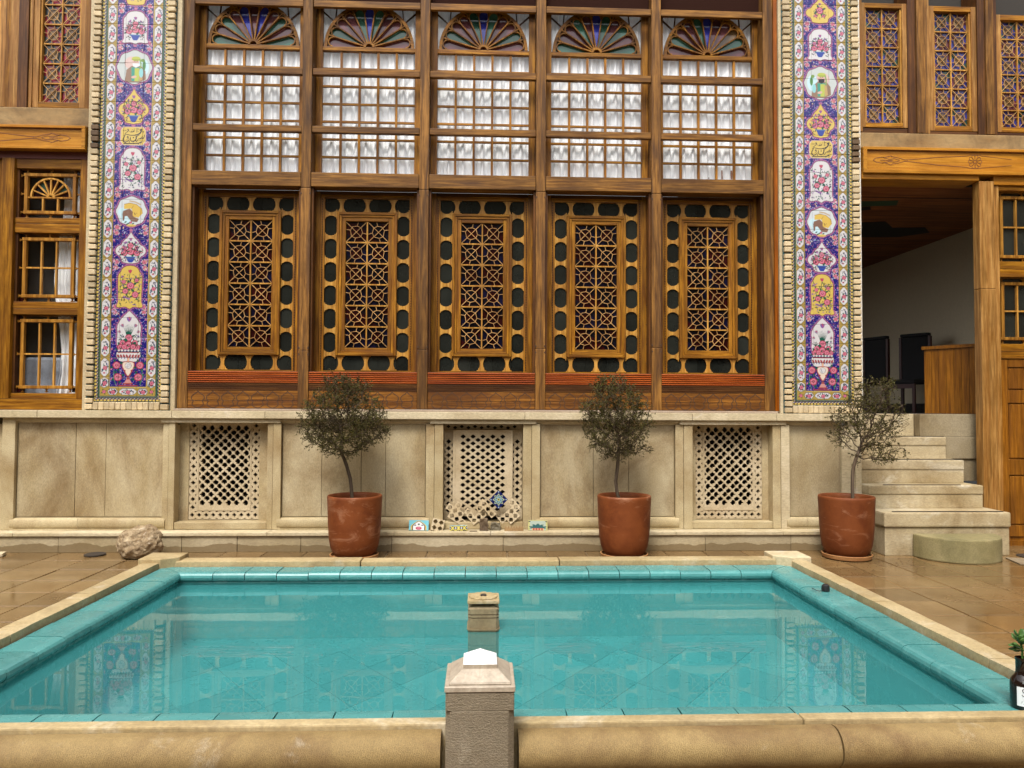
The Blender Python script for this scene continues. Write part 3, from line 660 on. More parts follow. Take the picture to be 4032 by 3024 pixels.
for (n0, n1), (g0, g1) in zip((niches[0], niches[2]), ((-3.114,-2.375),(2.345,3.085))):
    make_grille(g0, g1, 0.2925, 1.325, grille_wave(g0, g1, 0.2925, 1.325))
    MB().box(g0-0.001, g0-0.25, 8.04, 8.09, 0.286, 1.36).build('niche_jamb', MT['lime'], wall)
    MB().box(g1+0.001, g1+0.25, 8.04, 8.09, 0.286, 1.36).build('niche_jamb', MT['lime'], wall)
    b = MB()                                             # raised frame lines of the inner field
    for a, c, p, q in ((g0+0.088,g0+0.100,0.40,1.32),(g1-0.100,g1-0.088,0.40,1.32),(g0+0.088,g1-0.088,0.388,0.3995)): b.box(a,c,8.045,8.0498,p,q)
    b.build('grille_frame', MT['grille'], wall)
# centre grille: broad plate with ogee holes, starred side strips
def ogee(cx, cz, w, h):
    q = [(1,0),(0.74,0.16),(0.60,0.42),(0.38,0.62),(0.20,0.86),(0,1)]
    pts = [(cx+w*x, cz+h*z) for x,z in q]+[(cx-w*x, cz+h*z) for x,z in reversed(q[:-1])]
    pts += [(cx-w*x, cz-h*z) for x,z in q[1:]]+[(cx+w*x, cz-h*z) for x,z in reversed(q[1:-1])]
    return pts
x0, x1 = -0.306, 0.336; z0, z1 = 0.33, 1.257
hs_ = []; pw = 0.107; ph = 0.0745
for r_ in range(0, 25):
    z = z1-0.072-r_*ph/2
    if z < z0+0.05: break
    cols = [-2,-1,0,1,2] if r_ % 2 == 0 else [-1.5,-0.5,0.5,1.5]
    for c_ in cols: hs_.append(ogee(0.015+c_*pw*1.0, z, 0.034, 0.0235))
b = MB(); b.prism([(x0,z0),(x1,z0),(x1,z1),(x0,z1)], 8.02, 8.055, 0, hs_); b.build('carved_grille', MT['grille'], wall)
b = MB(); b.box(x0,x0+0.022,8.012,8.0195,z0,z1); b.box(x1-0.022,x1,8.012,8.0195,z0,z1); b.box(x0+0.0222,x1-0.0222,8.012,8.0195,z1-0.02,z1); b.build('grille_frame', MT['grille'], wall)
for a, c in ((-0.405,-0.308),(0.338,0.442)):
    hh = []
    for k in range(12):
        z = 1.165-0.035-k*0.0745
        if z < 0.33: break
        hh.append(star((a+c)/2, z, 0.031))
        if k: hh.append(tri(a+0.004, z+0.037, 0.024, 1)); hh.append(tri(c-0.004, z+0.037, 0.024, -1))
    b = MB(); b.prism([(a,0.288),(c,0.288),(c,1.257),(a,1.257)], 8.06, 8.09, 0, hh); b.build('carved_grille', MT['grille'], wall)
hh = [ogee(-0.36+0.072*k, 1.292-(0.012 if k%2 else 0), 0.026, 0.018) for k in range(11)]
b = MB(); b.prism([(-0.405,1.2585),(0.442,1.2585),(0.442,1.325),(-0.405,1.325)], 8.07, 8.10, 0, hh); b.build('carved_grille', MT['grille'], wall)

# ---- plinth: two courses in front of the wall
plinth = empty('stone_plinth', (0, 7.85, 0)); tag(plinth, 'low stepped plinth of damp limestone blocks along the wall foot', 'plinth')
pj = [-6.2,-4.303,-3.067,-2.506,-1.858,-0.924,0.232,1.30,2.366,3.285,4.12]
for a, c in zip(pj[:-1], pj[1:]):
    MB().box(a+0.002, c-0.002, 7.765+rng.normal(0,0.002), 7.99, 0.0, 0.165).build('plinth_block', MT['plinth'], plinth, bevel=0.004)
lj = [-6.2,-4.75,-3.6,-2.2,-0.9,0.1,1.05,2.05,3.2,4.12]
for a, c in zip(lj[:-1], lj[1:]):
    MB().box(a+0.001, c-0.001, 7.745, 7.99, 0.166, 0.2045).build('ledge_slab', MT['band'], plinth, bevel=0.008)

# ================================================================== TIMBER FACADE WITH FIVE BAYS
MT['recess_shade'] = plain('shaded_recess_board', (0.020,0.006,0.003), 0.9, spec=0.1)  # near-black colour stands in for shade in the recess above the beams
YP = 8.0; YS = 8.17                                      # post face, sash face
fac = empty('timber_facade', (0, 8.1, 1.475)); tag(fac, 'five bay timber facade with fan topped windows above lattice windows', 'facade')
PXS = [-3.185, -1.913, -0.643, 0.630, 1.905, 3.160]
for k, x in enumerate(PXS):
    if k in (0, 5):
        w = 0.055; s = -1 if k == 0 else 1
        MB().box(x-w, x+w, YP-0.004, 8.42, 1.475, 6.6).build('post', MT['post'], fac, bevel=0.006)
        if k == 5:
            a, c = sorted((x+s*0.057, x+s*0.097)); MB().box(a, c, YP-0.02, 8.3, 1.475, 6.6).build('edge_board', MT['orange'], fac, bevel=0.003)
    else:
        z0 = 1.478; sp = 2.08+0.02*k
        w = 0.053
        MB().box(x-w-0.002, x+w+0.002, YP-0.012, 8.30, z0, sp).build('post', MT['post'], fac, bevel=0.006)
        MB().box(x-w, x+w, YP-0.008, 8.30, sp+0.002, 3.86).build('post', MT['post'], fac, bevel=0.006)
        MB().box(x-w+0.001, x+w-0.001, YP-0.010, 8.30, 3.862, 6.6).build('post', MT['post'], fac, bevel=0.008)
        for z in (3.80, sp+0.03, sp-0.04):               # joint notches either side
            for s in (-1, 1): MB().prism([(x+s*w*1.02,z-0.016),(x+s*(w-0.014),z),(x+s*w*1.02,z+0.016)], YP-0.0125, YP-0.003).build('joint_notch', MT['groove'], fac)
BAYS = [((PXS[k]+PXS[k+1])/2, PXS[k]+0.055, PXS[k+1]-0.055) for k in range(5)]
# ---- shared pieces
PANE_W, PANE_H = 0.184, 0.178
pane_me = MB().box(-PANE_W/2, PANE_W/2, -0.002, 0.002, -PANE_H/2, PANE_H/2).mesh('pane', MT['glass'], (0,0,0))
muntin_v = MB().box(-0.0125, 0.0125, -0.015, 0.015, -0.695, 0.695).mesh('muntin', MT['sash_v'], (0,0,0))
muntin_h = MB().box(-0.51, 0.51, -0.012, 0.013, -0.011, 0.011).mesh('muntin', MT['sash_h'], (0,0,0))
ROW_T = 5.455; RP = 0.1985
def fan_pieces():
    """fan ribs, loops and glass about the origin (x,z), R = 0.497"""
    Ro, Ri = 0.497, 0.464
    ring = MB().prism(circ(0,0,Ro,0,180,41)+list(reversed(circ(0,0,Ri,0,180,41))), -0.02, 0.016)
    hub = MB().prism(circ(0,0,0.058,0,180,17)+list(reversed(circ(0,0,0.036,0,180,17))), -0.03, 0.016)
    ribs = []; loops = []; glass = []
    n = 11; st = 180/n
    for k in range(1, n):
        a = R_(k*st); ribs.append(MB().bar((0.055*math.cos(a),0.055*math.sin(a)), (0.472*math.cos(a),0.472*math.sin(a)), 0.013, -0.022, 0.008))
    for k in range(n):
        am = R_((k+0.5)*st); rc = 0.405; hw = rc*math.sin(R_(st/2))-0.002
        cx, cz = rc*math.cos(am), rc*math.sin(am)
        arc = [(cx+hw*math.cos(am+R_(t)), cz+hw*math.sin(am+R_(t))) for t in range(-96, 97, 16)]
        b = MB()
        inner = [(cx+(hw-0.011)*math.cos(am+R_(t)), cz+(hw-0.011)*math.sin(am+R_(t))) for t in range(-96, 97, 16)]
        b.prism(arc+list(reversed(inner)), -0.018, 0.008); loops.append(b)
        a0, a1 = R_(k*st), R_((k+1)*st)
        g = MB().prism([(0.05*math.cos(a0),0.05*math.sin(a0)), (0.47*math.cos(a0),0.47*math.sin(a0)), (0.47*math.cos(am),0.47*math.sin(am)), (0.47*math.cos(a1),0.47*math.sin(a1)), (0.05*math.cos(a1),0.05*math.sin(a1))], 0.016, 0.020)
        glass.append(g)
    hubg = MB().prism(circ(0,0,0.04,0,180,13), 0.016, 0.020)
    return ring, hub, ribs, loops, glass, hubg
ring_, hub_, ribs_, loops_, glass_, hubg_ = fan_pieces()
ring_me = ring_.mesh('arch_ring', MT['sash_h'], (0,0,0)); hub_me = hub_.mesh('fan_hub', MT['sash_h'], (0,0,0))
rib_me = [r.mesh('fan_rib', MT['sash_v'], (0,0,0)) for r in ribs_]; loop_me = [r.mesh('petal_loop', MT['sash_v'], (0,0,0)) for r in loops_]
fan_cols = [['f_green','f_red','f_green','f_red','f_blue','f_red','f_blue','f_red','f_green','f_red','f_green'],
            ['f_red','f_green','f_red','f_red','f_green','f_blue','f_green','f_red','f_red','f_green','f_red'],
            ['f_red','f_green','f_red','f_red','f_green','f_blue','f_green','f_red','f_red','f_green','f_red'],
            ['f_green','f_red','f_green','f_red','f_green','f_blue','f_red','f_green','f_red','f_red','f_green'],
            ['f_red','f_green','l_amber','f_red','f_red','f_blue','f_green','f_red','f_red','f_green','f_red']]
pw_me = {}
def petal_glass(k, m):
    if (k, m) not in pw_me: pw_me[(k, m)] = glass_[k].mesh('petal_pane', MT[m], (0,0,0))
    return pw_me[(k, m)]
hubg_me = hubg_.mesh('petal_pane', MT['f_red'], (0,0,0))
ordn = ['leftmost', 'second from left', 'middle', 'second from right', 'rightmost']
# ---- lattice cell of the lower windows
CW, CH = 0.2185, 0.2185
def lattice_cell():
    b = MB(); h = CW/2; w = 0.0066
    for s in (1, -1): b.bar((-h, -h*s), (h, h*s), w, -0.008 if s>0 else -0.0075, 0.004)
    rr = 0.070; ang = [18,58,98,138,188,228,278,318]
    P = [(rr*(1.0 if i%2 else 0.96)*math.cos(R_(a)), rr*(1.0 if i%2 else 0.96)*math.sin(R_(a))) for i, a in enumerate(ang)]
    for i in range(8): b.bar(P[i], P[(i+1)%8], w*0.9, -0.0065, 0.003)
    for a, e in ((18,(h,0.028)),(98,(-0.02,h)),(188,(-h,-0.022)),(278,(0.02,-h)),(318,(0.072,-h*0.62)),(138,(-0.07,h*0.6))):
        if a in (318,138): continue
        b.bar((rr*math.cos(R_(a)),rr*math.sin(R_(a))), e, w*0.9, -0.006, 0.003)
    for a, e in ((58,(0.05,h*0.9)),(228,(-0.05,-h*0.92))): pass
    return b
MT['lattice'] = wood('pale_lattice_wood', (0.30,0.165,0.055), (0.52,0.34,0.14), 'z', 0.5, (0.2,0.1,0.03), 0.2, 0.15)
cell_me = lattice_cell().mesh('lattice_panel', MT['lattice'], (0,0,0))
cell_me_f = None
def cell_glass(m_c, m_o1, m_o2):
    b = MB(); h = CW/2; o = circ(0,0,0.062,22.5,382.5,8)
    b.prism(o, 0.006, 0.009, 0)
    b.box(-h,h,0.0095,0.0115,-h,h,1)
    for s in ((1,1),(-1,-1)): b.prism([(s[0]*h,s[1]*h),(s[0]*h*0.1,s[1]*h),(s[0]*h*0.45,s[1]*h*0.45),(s[0]*h,s[1]*h*0.1)], 0.0070, 0.0090, 2)
    return b.mesh('stained_glass', [MT[m_c],MT[m_o1],MT[m_o2]], (0,0,0))
low_glass = [cell_glass('g_red','g_navy','g_blue'), cell_glass('g_red','g_blue','g_navy'), cell_glass('g_navy','g_navy','g_red'), cell_glass('g_red','g_red','g_navy')]
# ---- separators of the cartouche border
def sep_poly(w, hmax, hmin, x, z, horiz=True):
    q = [(-0.5,1.05),(-0.445,1.05),(-0.425,0.80),(-0.36,0.66),(-0.305,0.66),(-0.275,0.54),(-0.19,0.43),(-0.09,0.38),(0,0.36)]
    topp = [(a*w, hmax*c) for a,c in q]+[(-a*w, hmax*c) for a,c in reversed(q[:-1])]
    pts = topp+[(a,-c) for a,c in reversed(topp)]
    return [(x+a, z+c) for a,c in pts] if horiz else [(x+c, z+a) for a,c in pts]
def lower_window(k):
    cx, xa, xb = BAYS[k]; hw_ = (xb-xa)/2; cx = (xa+xb)/2
    w = empty('lattice_window', (cx, YS, 1.88), fac)
    w['label'] = 'lattice window with lobed dark panes, ' + ordn[k] + ' of the five'
    zt, zb = 3.80, 1.90
    stl = hw_-0.512
    for s in (-1, 1):
        a, c = sorted((cx+s*0.512, cx+s*hw_*0.999)); MB().box(a, c, YS-0.012, YS+0.06, 1.879, 3.874).build('stile', MT['sash_v'], w, bevel=0.003)
        a, c = sorted((cx+s*0.4655, cx+s*0.5115)); MB().box(a, c, YS+0.0, YS+0.05, zb-0.02, zt+0.04).build('beaded_frame', MT['sash_v'], w)
        nb = 68; b = MB()
        for i in range(nb):                               # carved beads along the frame edge
            z = zb+0.014+(zt-zb)*i/nb; xx = cx+s*0.490; b.box(xx-0.006,xx+0.006,YS-0.006,YS,z-0.009,z+0.009)
        tag(b.build('bead_row', MT['dark_v'], w), kind='stuff')
        for i in range(9):                                # iron nail heads on the inner stile
            z = 2.0+i*0.215+rng.normal(0,0.006); xx = cx+s*(hw_-0.018)
            MB().lathe([(0.0,z-0.008),(0.007,z-0.006),(0.009,z),(0.007,z+0.006),(0,z+0.008)], (xx,YS-0.016), 8).build('nail_head', MT['iron'], w, smooth=True)
    MB().box(cx-0.5115, cx+0.5115, YS-0.004, YS+0.05, zt+0.0405, 3.874).build('head_rail', MT['dark_h'], w)
    MB().box(cx-0.4654, cx+0.4654, YS+0.001, YS+0.05, zt+0.001, zt+0.040).build('beaded_frame', MT['sash_h'], w)
    MB().box(cx-0.4654, cx+0.4654, YS+0.001, YS+0.05, zb-0.021, zb-0.001).build('bottom_rail', MT['sash_h'], w)
    # lobed border: panes between wooden separators
    IF = 0.331; it, ib = 3.648, 2.062; yl0, yl1 = YS+0.012, YS+0.024
    yg = YS+0.026
    def pane(x0,x1,z0,z1): MB().box(x0+0.001,x1-0.001,yg,yg+0.004,z0+0.001,z1-0.001).build('lobed_pane', MT['pane_dark'], w)
    n = 6; zs = [it-0.018-(it-ib-0.036)*i/n for i in range(n+1)]
    for s in (-1, 1):
        xm = cx+s*(IF+0.4655)/2; bw = 0.4655-IF-0.002
        x0, x1 = sorted((cx+s*IF, cx+s*0.4655))
        for i in range(n+1): MB().prism(sep_poly(bw, 0.050, 0, xm, zs[i]), yl0, yl1).build('fretwork_separator', MT['fret'], w)
        for i in range(n): pane(x0, x1, zs[i+1], zs[i])
        pane(x0, x1, zs[0], zt); pane(x0, x1, zb, zs[n])
    for (z0, z1) in ((it, zt), (zb, ib)):
        zm = (z0+z1)/2
        for x in (-0.283, 0.0, 0.283): MB().prism(sep_poly(z1-z0-0.002, 0.050, 0, cx+x, zm, False), yl0-0.0005, yl1-0.0005).build('fretwork_separator', MT['fret'], w)
        for a, c in ((-IF,-0.12),(-0.12,0.12),(0.12,IF)): pane(cx+a, cx+c, z0, z1)
    # inner frame, stepped mouldings
    for t, (a0, a1, y) in enumerate(((0.331,0.302,YS-0.014),(0.3015,0.276,YS-0.004),(0.2755,0.2345,YS+0.006))):
        oz = [(it,it-0.029),(it-0.0295,it-0.055),(it-0.0555,it-0.0965)][t]; ob = [(ib,ib+0.029),(ib+0.0295,ib+0.055),(ib+0.0555,ib+0.0865)][t]
        for s in (-1, 1):
            x0, x1 = sorted((cx+s*a0, cx+s*a1)); MB().box(x0,x1,y,YS+0.045,ob[0],oz[0]).build('inner_stile', MT['sash_v'], w, bevel=0.003, segs=1)
        MB().box(cx-a1+0.0003,cx+a1-0.0003,y+0.0005,YS+0.045,oz[1],oz[0]).build('inner_rail', MT['sash_h'], w, bevel=0.003, segs=1)
        MB().box(cx-a1+0.0003,cx+a1-0.0003,y+0.0005,YS+0.045,ob[0],ob[1]).build('inner_rail', MT['sash_h'], w, bevel=0.003, segs=1)
    lt, lb = it-0.0968, ib+0.0868; ph = (lt-lb)/6
    yl = YS+0.028
    MB().box(cx-0.007, cx+0.007, yl-0.012, yl+0.006, lb, lt).build('glazing_bar', MT['fret'], w)
    for i in range(1, 6):
        z = lb+ph*i
        for s in (-1, 1):
            a, c = sorted((cx+s*0.0072, cx+s*0.234)); MB().box(a, c, yl-0.011, yl+0.006, z-0.007, z+0.007).build('glazing_bar', MT['fret'], w)
    for i in range(6):
        for s in (-1, 1):
            xx = cx+s*0.1217; zz = lb+ph*(i+0.5)
            o = link('lattice_panel', cell_me, (xx, yl, zz), w); o.scale = (s*1.02, 1, (ph-0.014)/CH)
            g = link('stained_glass', low_glass[(i*2+(s>0)*3+k) % 4], (xx, yl+0.004, zz), w); g.scale = (1.02, 1, (ph-0.014)/CH)
    return w
def upper_window(k):
    cx, xa, xb = BAYS[k]; hw_ = (xb-xa)/2; cx = (xa+xb)/2
    w = empty('fan_window', (cx, YS, 4.03), fac)
    w['label'] = 'tall curtained window with coloured glass fan, ' + ordn[k] + ' of the five'
    for s in (-1, 1):
        a, c = sorted((cx+s*0.511, cx+s*hw_*0.999)); MB().box(a, c, YS-0.01, YS+0.05, 4.034, 6.3).build('stile', MT['sash_v'], w, bevel=0.003)
    zb = ROW_T-7*RP
    for i in range(1, 5): link('muntin', muntin_v, (cx-0.51+0.204*i, YS+0.02, (ROW_T+zb)/2), w)
    for i in range(1, 8): link('muntin', muntin_h, (cx, YS+0.0195, ROW_T-RP*i), w)
    for i in range(5):
        for j in range(7): link('pane', pane_me, (cx-0.408+0.204*i, YS+0.024, ROW_T-RP*(j+0.5)), w)
    MB().box(cx-0.5105, cx+0.5105, YS-0.008, YS+0.045, ROW_T-0.002, ROW_T+0.044).build('fan_rail', MT['sash_h'], w, bevel=0.003)
    cz = ROW_T+0.045
    link('arch_ring', ring_me, (cx, YS+0.018, cz), w); link('fan_hub', hub_me, (cx, YS+0.018, cz), w)
    for m in rib_me: link('fan_rib', m, (cx, YS+0.018, cz), w)
    for m in loop_me: link('petal_loop', m, (cx, YS+0.018, cz), w)
    for q in range(11): link('petal_pane', petal_glass(q, fan_cols[k][q]), (cx, YS+0.018, cz), w)
    link('petal_pane', hubg_me, (cx, YS+0.018, cz), w)
    for s in (-1, 1):                                    # spandrel: two slender bars over clear glass
        MB().bar((cx+s*0.40,cz+0.30),(cx+s*0.512,cz+0.40),0.014,YS+0.012,YS+0.028).build('spandrel_bar', MT['dark_h'], w)
        MB().bar((cx+s*0.375,cz+0.335),(cx+s*0.36,cz+0.50),0.013,YS+0.0125,YS+0.028).build('spandrel_bar', MT['dark_h'], w)
        MB().prism([(cx+s*0.511,cz),(cx+s*0.511,cz+0.6),(cx+s*0.05,cz+0.6),(cx+s*0.05,cz+0.494)]+[(cx+s*0.495*math.cos(R_(a)),cz+0.495*math.sin(R_(a))) for a in range(80,0,-8)], YS+0.030, YS+0.034).build('spandrel_pane', MT['glass'], w)
    return w
for k, (cx, xa, xb) in enumerate(BAYS):
    lower_window(k); upper_window(k)
    # beams of the bay
    MB().box(xa+0.001, xb-0.001, YP-0.006, 8.168, 3.878, 4.033).build('middle_beam', MT['beam'], fac, bevel=0.006)
    MB().box(xa+0.001, xb-0.001, YP+0.006, YP+0.065, 4.475, 4.545).build('cross_rail', MT['beam'], fac, bevel=0.005)
    MB().box(xa+0.001, xb-0.001, YP+0.006, YP+0.065, 5.108, 5.178).build('cross_rail', MT['beam'], fac, bevel=0.005)
    MB().box(xa+0.001, xb-0.001, YP+0.004, YP+0.05, 5.858, 5.930).build('head_beam', MT['beam'], fac, bevel=0.005)
    MB().box(xa+0.001, xb-0.001, 8.11, 8.13, 5.905, 6.59).build('upper_board', MT['recess_shade'], fac)
    for s, x in ((1, xa), (-1, xb)):                      # inner jamb boards
        a, c = sorted((x+s*0.001, x+s*0.022)); MB().box(a, c, YP+0.03, YS-0.013, 1.879, 3.877).build('jamb_board', MT['dark_v'], fac)
    # sill: red ribbed slats, dark ribbed slats, carved board
    for i in range(6):
        z0 = 1.752+i*0.021; MB().box(xa+0.001, xb-0.001, YP-0.004-0.002*(i%2), YP+0.17, z0+0.001, z0+0.0135).build('ribbed_slat', MT['red_rib'], fac, bevel=0.003, segs=1)
    MB().box(xa+0.002, xb-0.002, YP+0.010, YP+0.168, 1.668, 1.877).build('sill_core', MT['groove_red'], fac)
    for i in range(4):
        z0 = 1.668+i*0.0205; MB().box(xa+0.001, xb-0.001, YP+0.002, YP+0.0098, z0+0.001, z0+0.015).build('dark_slat', MT['dark_h'], fac)
    for z0, z1 in ((1.476,1.562),(1.564,1.667)):
        MB().box(xa+0.001, xb-0.001, YP+0.004, YP+0.16, z0, z1).build('carved_board', MT['carved'], fac, bevel=0.003, segs=1)
    # incised ogee row: thin grooves in the board face
    n = 7; p = (xb-xa-0.06)/n
    for i in range(n):
        x = xa+0.03+p*(i+0.5)
        q = [(0,0.092),(0.018,0.070),(0.040,0.058),(0.064,0.040),(0.070,0.012),(0.052,-0.010),(0.048,-0.022),(0.060,-0.036),(0.058,-0.060),(0.034,-0.078),(0,-0.088)]
        b = MB(); sx = p/0.16
        for s in (-1, 1):
            for (a, c), (d, e) in zip(q[:-1], q[1:]): b.bar((x+s*a*sx,1.571+c),(x+s*d*sx,1.571+e),0.007,YP+0.0015,YP+0.0042)
        b.build('incised_ogee', MT['groove'], fac)
    # curtain hanging behind the upper window
    nx, nz = 130, 12; b = MB(); ph = rng.uniform(0,6,4); x0, x1 = xa+0.02, xb-0.02
    for j in range(nz+1):
        z = 4.0+(6.0-4.0)*j/nz; t = max(0, 1-(z-4.05)/0.35)
        for i in range(nx+1):
            u = i/nx; x = x0+(x1-x0)*u
            fy = 0.017*math.sin(u*62+ph[0]+1.6*math.sin(u*9+ph[1]))+0.010*math.sin(u*131+ph[2]+0.3*j)+0.012*t*math.sin(u*40+ph[3]+z*14)
            b.v.append((x, 8.240+fy, z))
    for j in range(nz):
        for i in range(nx):
            p_ = j*(nx+1)+i; b.f.append((p_,p_+1,p_+nx+2,p_+nx+1)); b.m.append(0)
    c_ = b.build('curtain', MT['cloth'], None, smooth=True)
    tag(c_, 'white pleated curtain behind the ' + ordn[k] + ' fan window', 'curtain', 'white curtains of the upper windows')
# boards above and behind; upper bays stay open behind so sky reaches the curtains
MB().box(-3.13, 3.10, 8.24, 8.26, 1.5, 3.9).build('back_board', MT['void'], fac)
MB().box(-3.24, 3.22, YP+0.05, 8.5, 6.60, 6.9).build('top_beam', MT['beam'], fac)

# ================================================================== PAINTED TILE PILASTERS
RES = 0.0016; UH = 0.345; V0, V1 = 1.545, 6.33
W_, H_ = int(2*UH/RES), int((V1-V0)/RES)
class Paint:
    def __init__(s, bg): s.a = np.zeros((H_, W_, 3), np.float32); s.a[:] = bg
    def box_(s, u0, u1, v0, v1):
        i0 = max(0,int((u0+UH)/RES)-1); i1 = min(W_,int((u1+UH)/RES)+2); j0 = max(0,int((v0-V0)/RES)-1); j1 = min(H_,int((v1-V0)/RES)+2)
        if i1 <= i0 or j1 <= j0: return None
        U, V = np.meshgrid((np.arange(i0,i1)+0.5)*RES-UH, (np.arange(j0,j1)+0.5)*RES+V0); return (slice(j0,j1), slice(i0,i1)), U, V
    def rect(s, u0, u1, v0, v1, c):
        r = s.box_(u0,u1,v0,v1)
        if r: sl, U, V = r; s.a[sl][(U>=u0)&(U<=u1)&(V>=v0)&(V<=v1)] = c
    def ell(s, u, v, ru, rv, c, rot=0, w=None):
        m = max(ru,rv); r = s.box_(u-m,u+m,v-m,v+m)
        if not r: return
        sl, U, V = r; cr, sr = math.cos(rot), math.sin(rot); du, dv = U-u, V-v
        d = ((du*cr+dv*sr)/ru)**2+((-du*sr+dv*cr)/rv)**2
        k = d <= 1
        if w: k &= d >= (1-w)
        s.a[sl][k] = c
    def poly(s, pts, c):
        P = np.array(pts); r = s.box_(P[:,0].min(),P[:,0].max(),P[:,1].min(),P[:,1].max())
        if not r: return
        sl, U, V = r; ins = np.zeros(U.shape, bool); n = len(P)
        for i in range(n):
            (x0,y0),(x1,y1) = P[i],P[(i+1)%n]
            if y0 == y1: continue
            k = ((y0 > V) != (y1 > V)) & (U < (x1-x0)*(V-y0)/(y1-y0)+x0); ins ^= k
        s.a[sl][ins] = c
    def line(s, pts, w, c):
        ws = w if hasattr(w,'__len__') else [w]*len(pts)
        for i in range(len(pts)-1):
            (x0,y0),(x1,y1) = pts[i],pts[i+1]; L = math.hypot(x1-x0,y1-y0); n = max(1,int(L/(RES*1.2)))
            for k in range(n+1):
                t = k/n; ww = ws[i]*(1-t)+ws[i+1]*t; s.ell(x0+(x1-x0)*t, y0+(y1-y0)*t, ww, ww, c)
NAVY=(0.016,0.012,0.150); PINK=(0.42,0.055,0.105); PINKL=(0.58,0.19,0.25); PINKD=(0.17,0.012,0.04); WHITE=(0.60,0.585,0.57); YEL=(0.60,0.44,0.10)
OCH=(0.36,0.26,0.06); INK=(0.008,0.008,0.022); GRN=(0.012,0.085,0.055); LGRN=(0.10,0.23,0.10); PURP=(0.20,0.10,0.30); MAUVE=(0.29,0.10,0.24); SKYB=(0.50,0.70,0.74); PALEB=(0.30,0.36,0.58)
def grow(pts, d):
    P = np.array(pts); c = P.mean(0); q = P-c; L = np.linalg.norm(q,axis=1,keepdims=True); return (c+q*(1+d/np.maximum(L,1e-6))).tolist()
def rose(p, u, v, r, leaves=True):
    if leaves:
        for a in (0.4,2.0,3.6,5.1): p.ell(u+1.15*r*math.cos(a), v+1.15*r*math.sin(a), 0.55*r, 0.25*r, GRN, a)
    p.ell(u, v, r, r*0.95, PINKD); p.ell(u, v, r*0.9, r*0.86, PINK)
    for k in range(5):
        a = 2*math.pi*k/5+0.4; p.ell(u+0.52*r*math.cos(a), v+0.52*r*math.sin(a), 0.36*r, 0.24*r, PINKL, a+1.57)
    p.ell(u, v, 0.36*r, 0.3*r, PINKD); p.ell(u, v+0.03*r, 0.22*r, 0.17*r, PINKL)
def tulip(p, u, v, r, c=PURP, rot=0.0):
    for s in (-1,0,1):
        a = rot+s*0.45; p.ell(u-math.sin(a)*r*0.5, v+math.cos(a)*r*0.5, 0.26*r, 0.62*r, c if s else PINK, a)
def sprig(p, r_, u, v, n, sp, cols):
    for _ in range(n):
        a = r_.uniform(0,6.28); d = sp*math.sqrt(r_.uniform(0,1)); c = cols[r_.integers(len(cols))]
        p.ell(u+d*math.cos(a), v+d*math.sin(a), r_.uniform(0.006,0.013), r_.uniform(0.003,0.005), c, r_.uniform(0,3.14))
def medallion(p, pts, fill, scal=True):
    if scal:
        P = grow(pts, 0.013); n = len(P)
        p.poly(P, MAUVE)
        per = 0; 
        for i in range(n):
            (x0,y0),(x1,y1) = P[i],P[(i+1)%n]; L = math.hypot(x1-x0,y1-y0); m = max(1,int(L/0.018))
            for k in range(m): p.ell(x0+(x1-x0)*k/m, y0+(y1-y0)*k/m, 0.008, 0.008, MAUVE); p.ell(x0+(x1-x0)*k/m, y0+(y1-y0)*k/m, 0.0028, 0.0028, PINKL)
    p.poly(grow(pts, 0.006), PINKD); p.poly(grow(pts, 0.003), INK); p.poly(pts, fill)
def mirror(half): return half+[(-u,v) for u,v in reversed(half)]
def sm(pts, k=2):
    for _ in range(k):
        q = []
        for i in range(len(pts)):
            a, b = pts[i], pts[(i+1)%len(pts)]; q += [(0.75*a[0]+0.25*b[0],0.75*a[1]+0.25*b[1]),(0.25*a[0]+0.75*b[0],0.25*a[1]+0.75*b[1])]
        pts = q
    return pts
def arch(v0, v1):
    h = v1-v0; return sm([(x*0.93,v0+h*y) for x,y in mirror([(0.0,-0.02),(0.05,0.045),(0.11,0.01),(0.148,0.03),(0.138,0.10),(0.125,0.16),(0.135,0.70),(0.128,0.79),(0.105,0.85),(0.085,0.94),(0.045,0.99),(0.0,1.0)])], 1)
def trefoil(v0, v1):
    h = v1-v0; return sm([(x*1.04,v0+h*y) for x,y in mirror([(0.0,0.0),(0.05,0.02),(0.085,0.05),(0.095,0.22),(0.14,0.30),(0.155,0.43),(0.13,0.56),(0.095,0.60),(0.075,0.72),(0.03,0.86),(0.0,1.02)])], 1)
def roundel(v0, v1):
    c = (v0+v1)/2; r = (v1-v0)/2*0.86; return [(r*(1+0.035*math.cos(8*R_(a)))*math.cos(R_(a)), c+r*(1+0.035*math.cos(8*R_(a)))*math.sin(R_(a))) for a in range(0,360,6)]
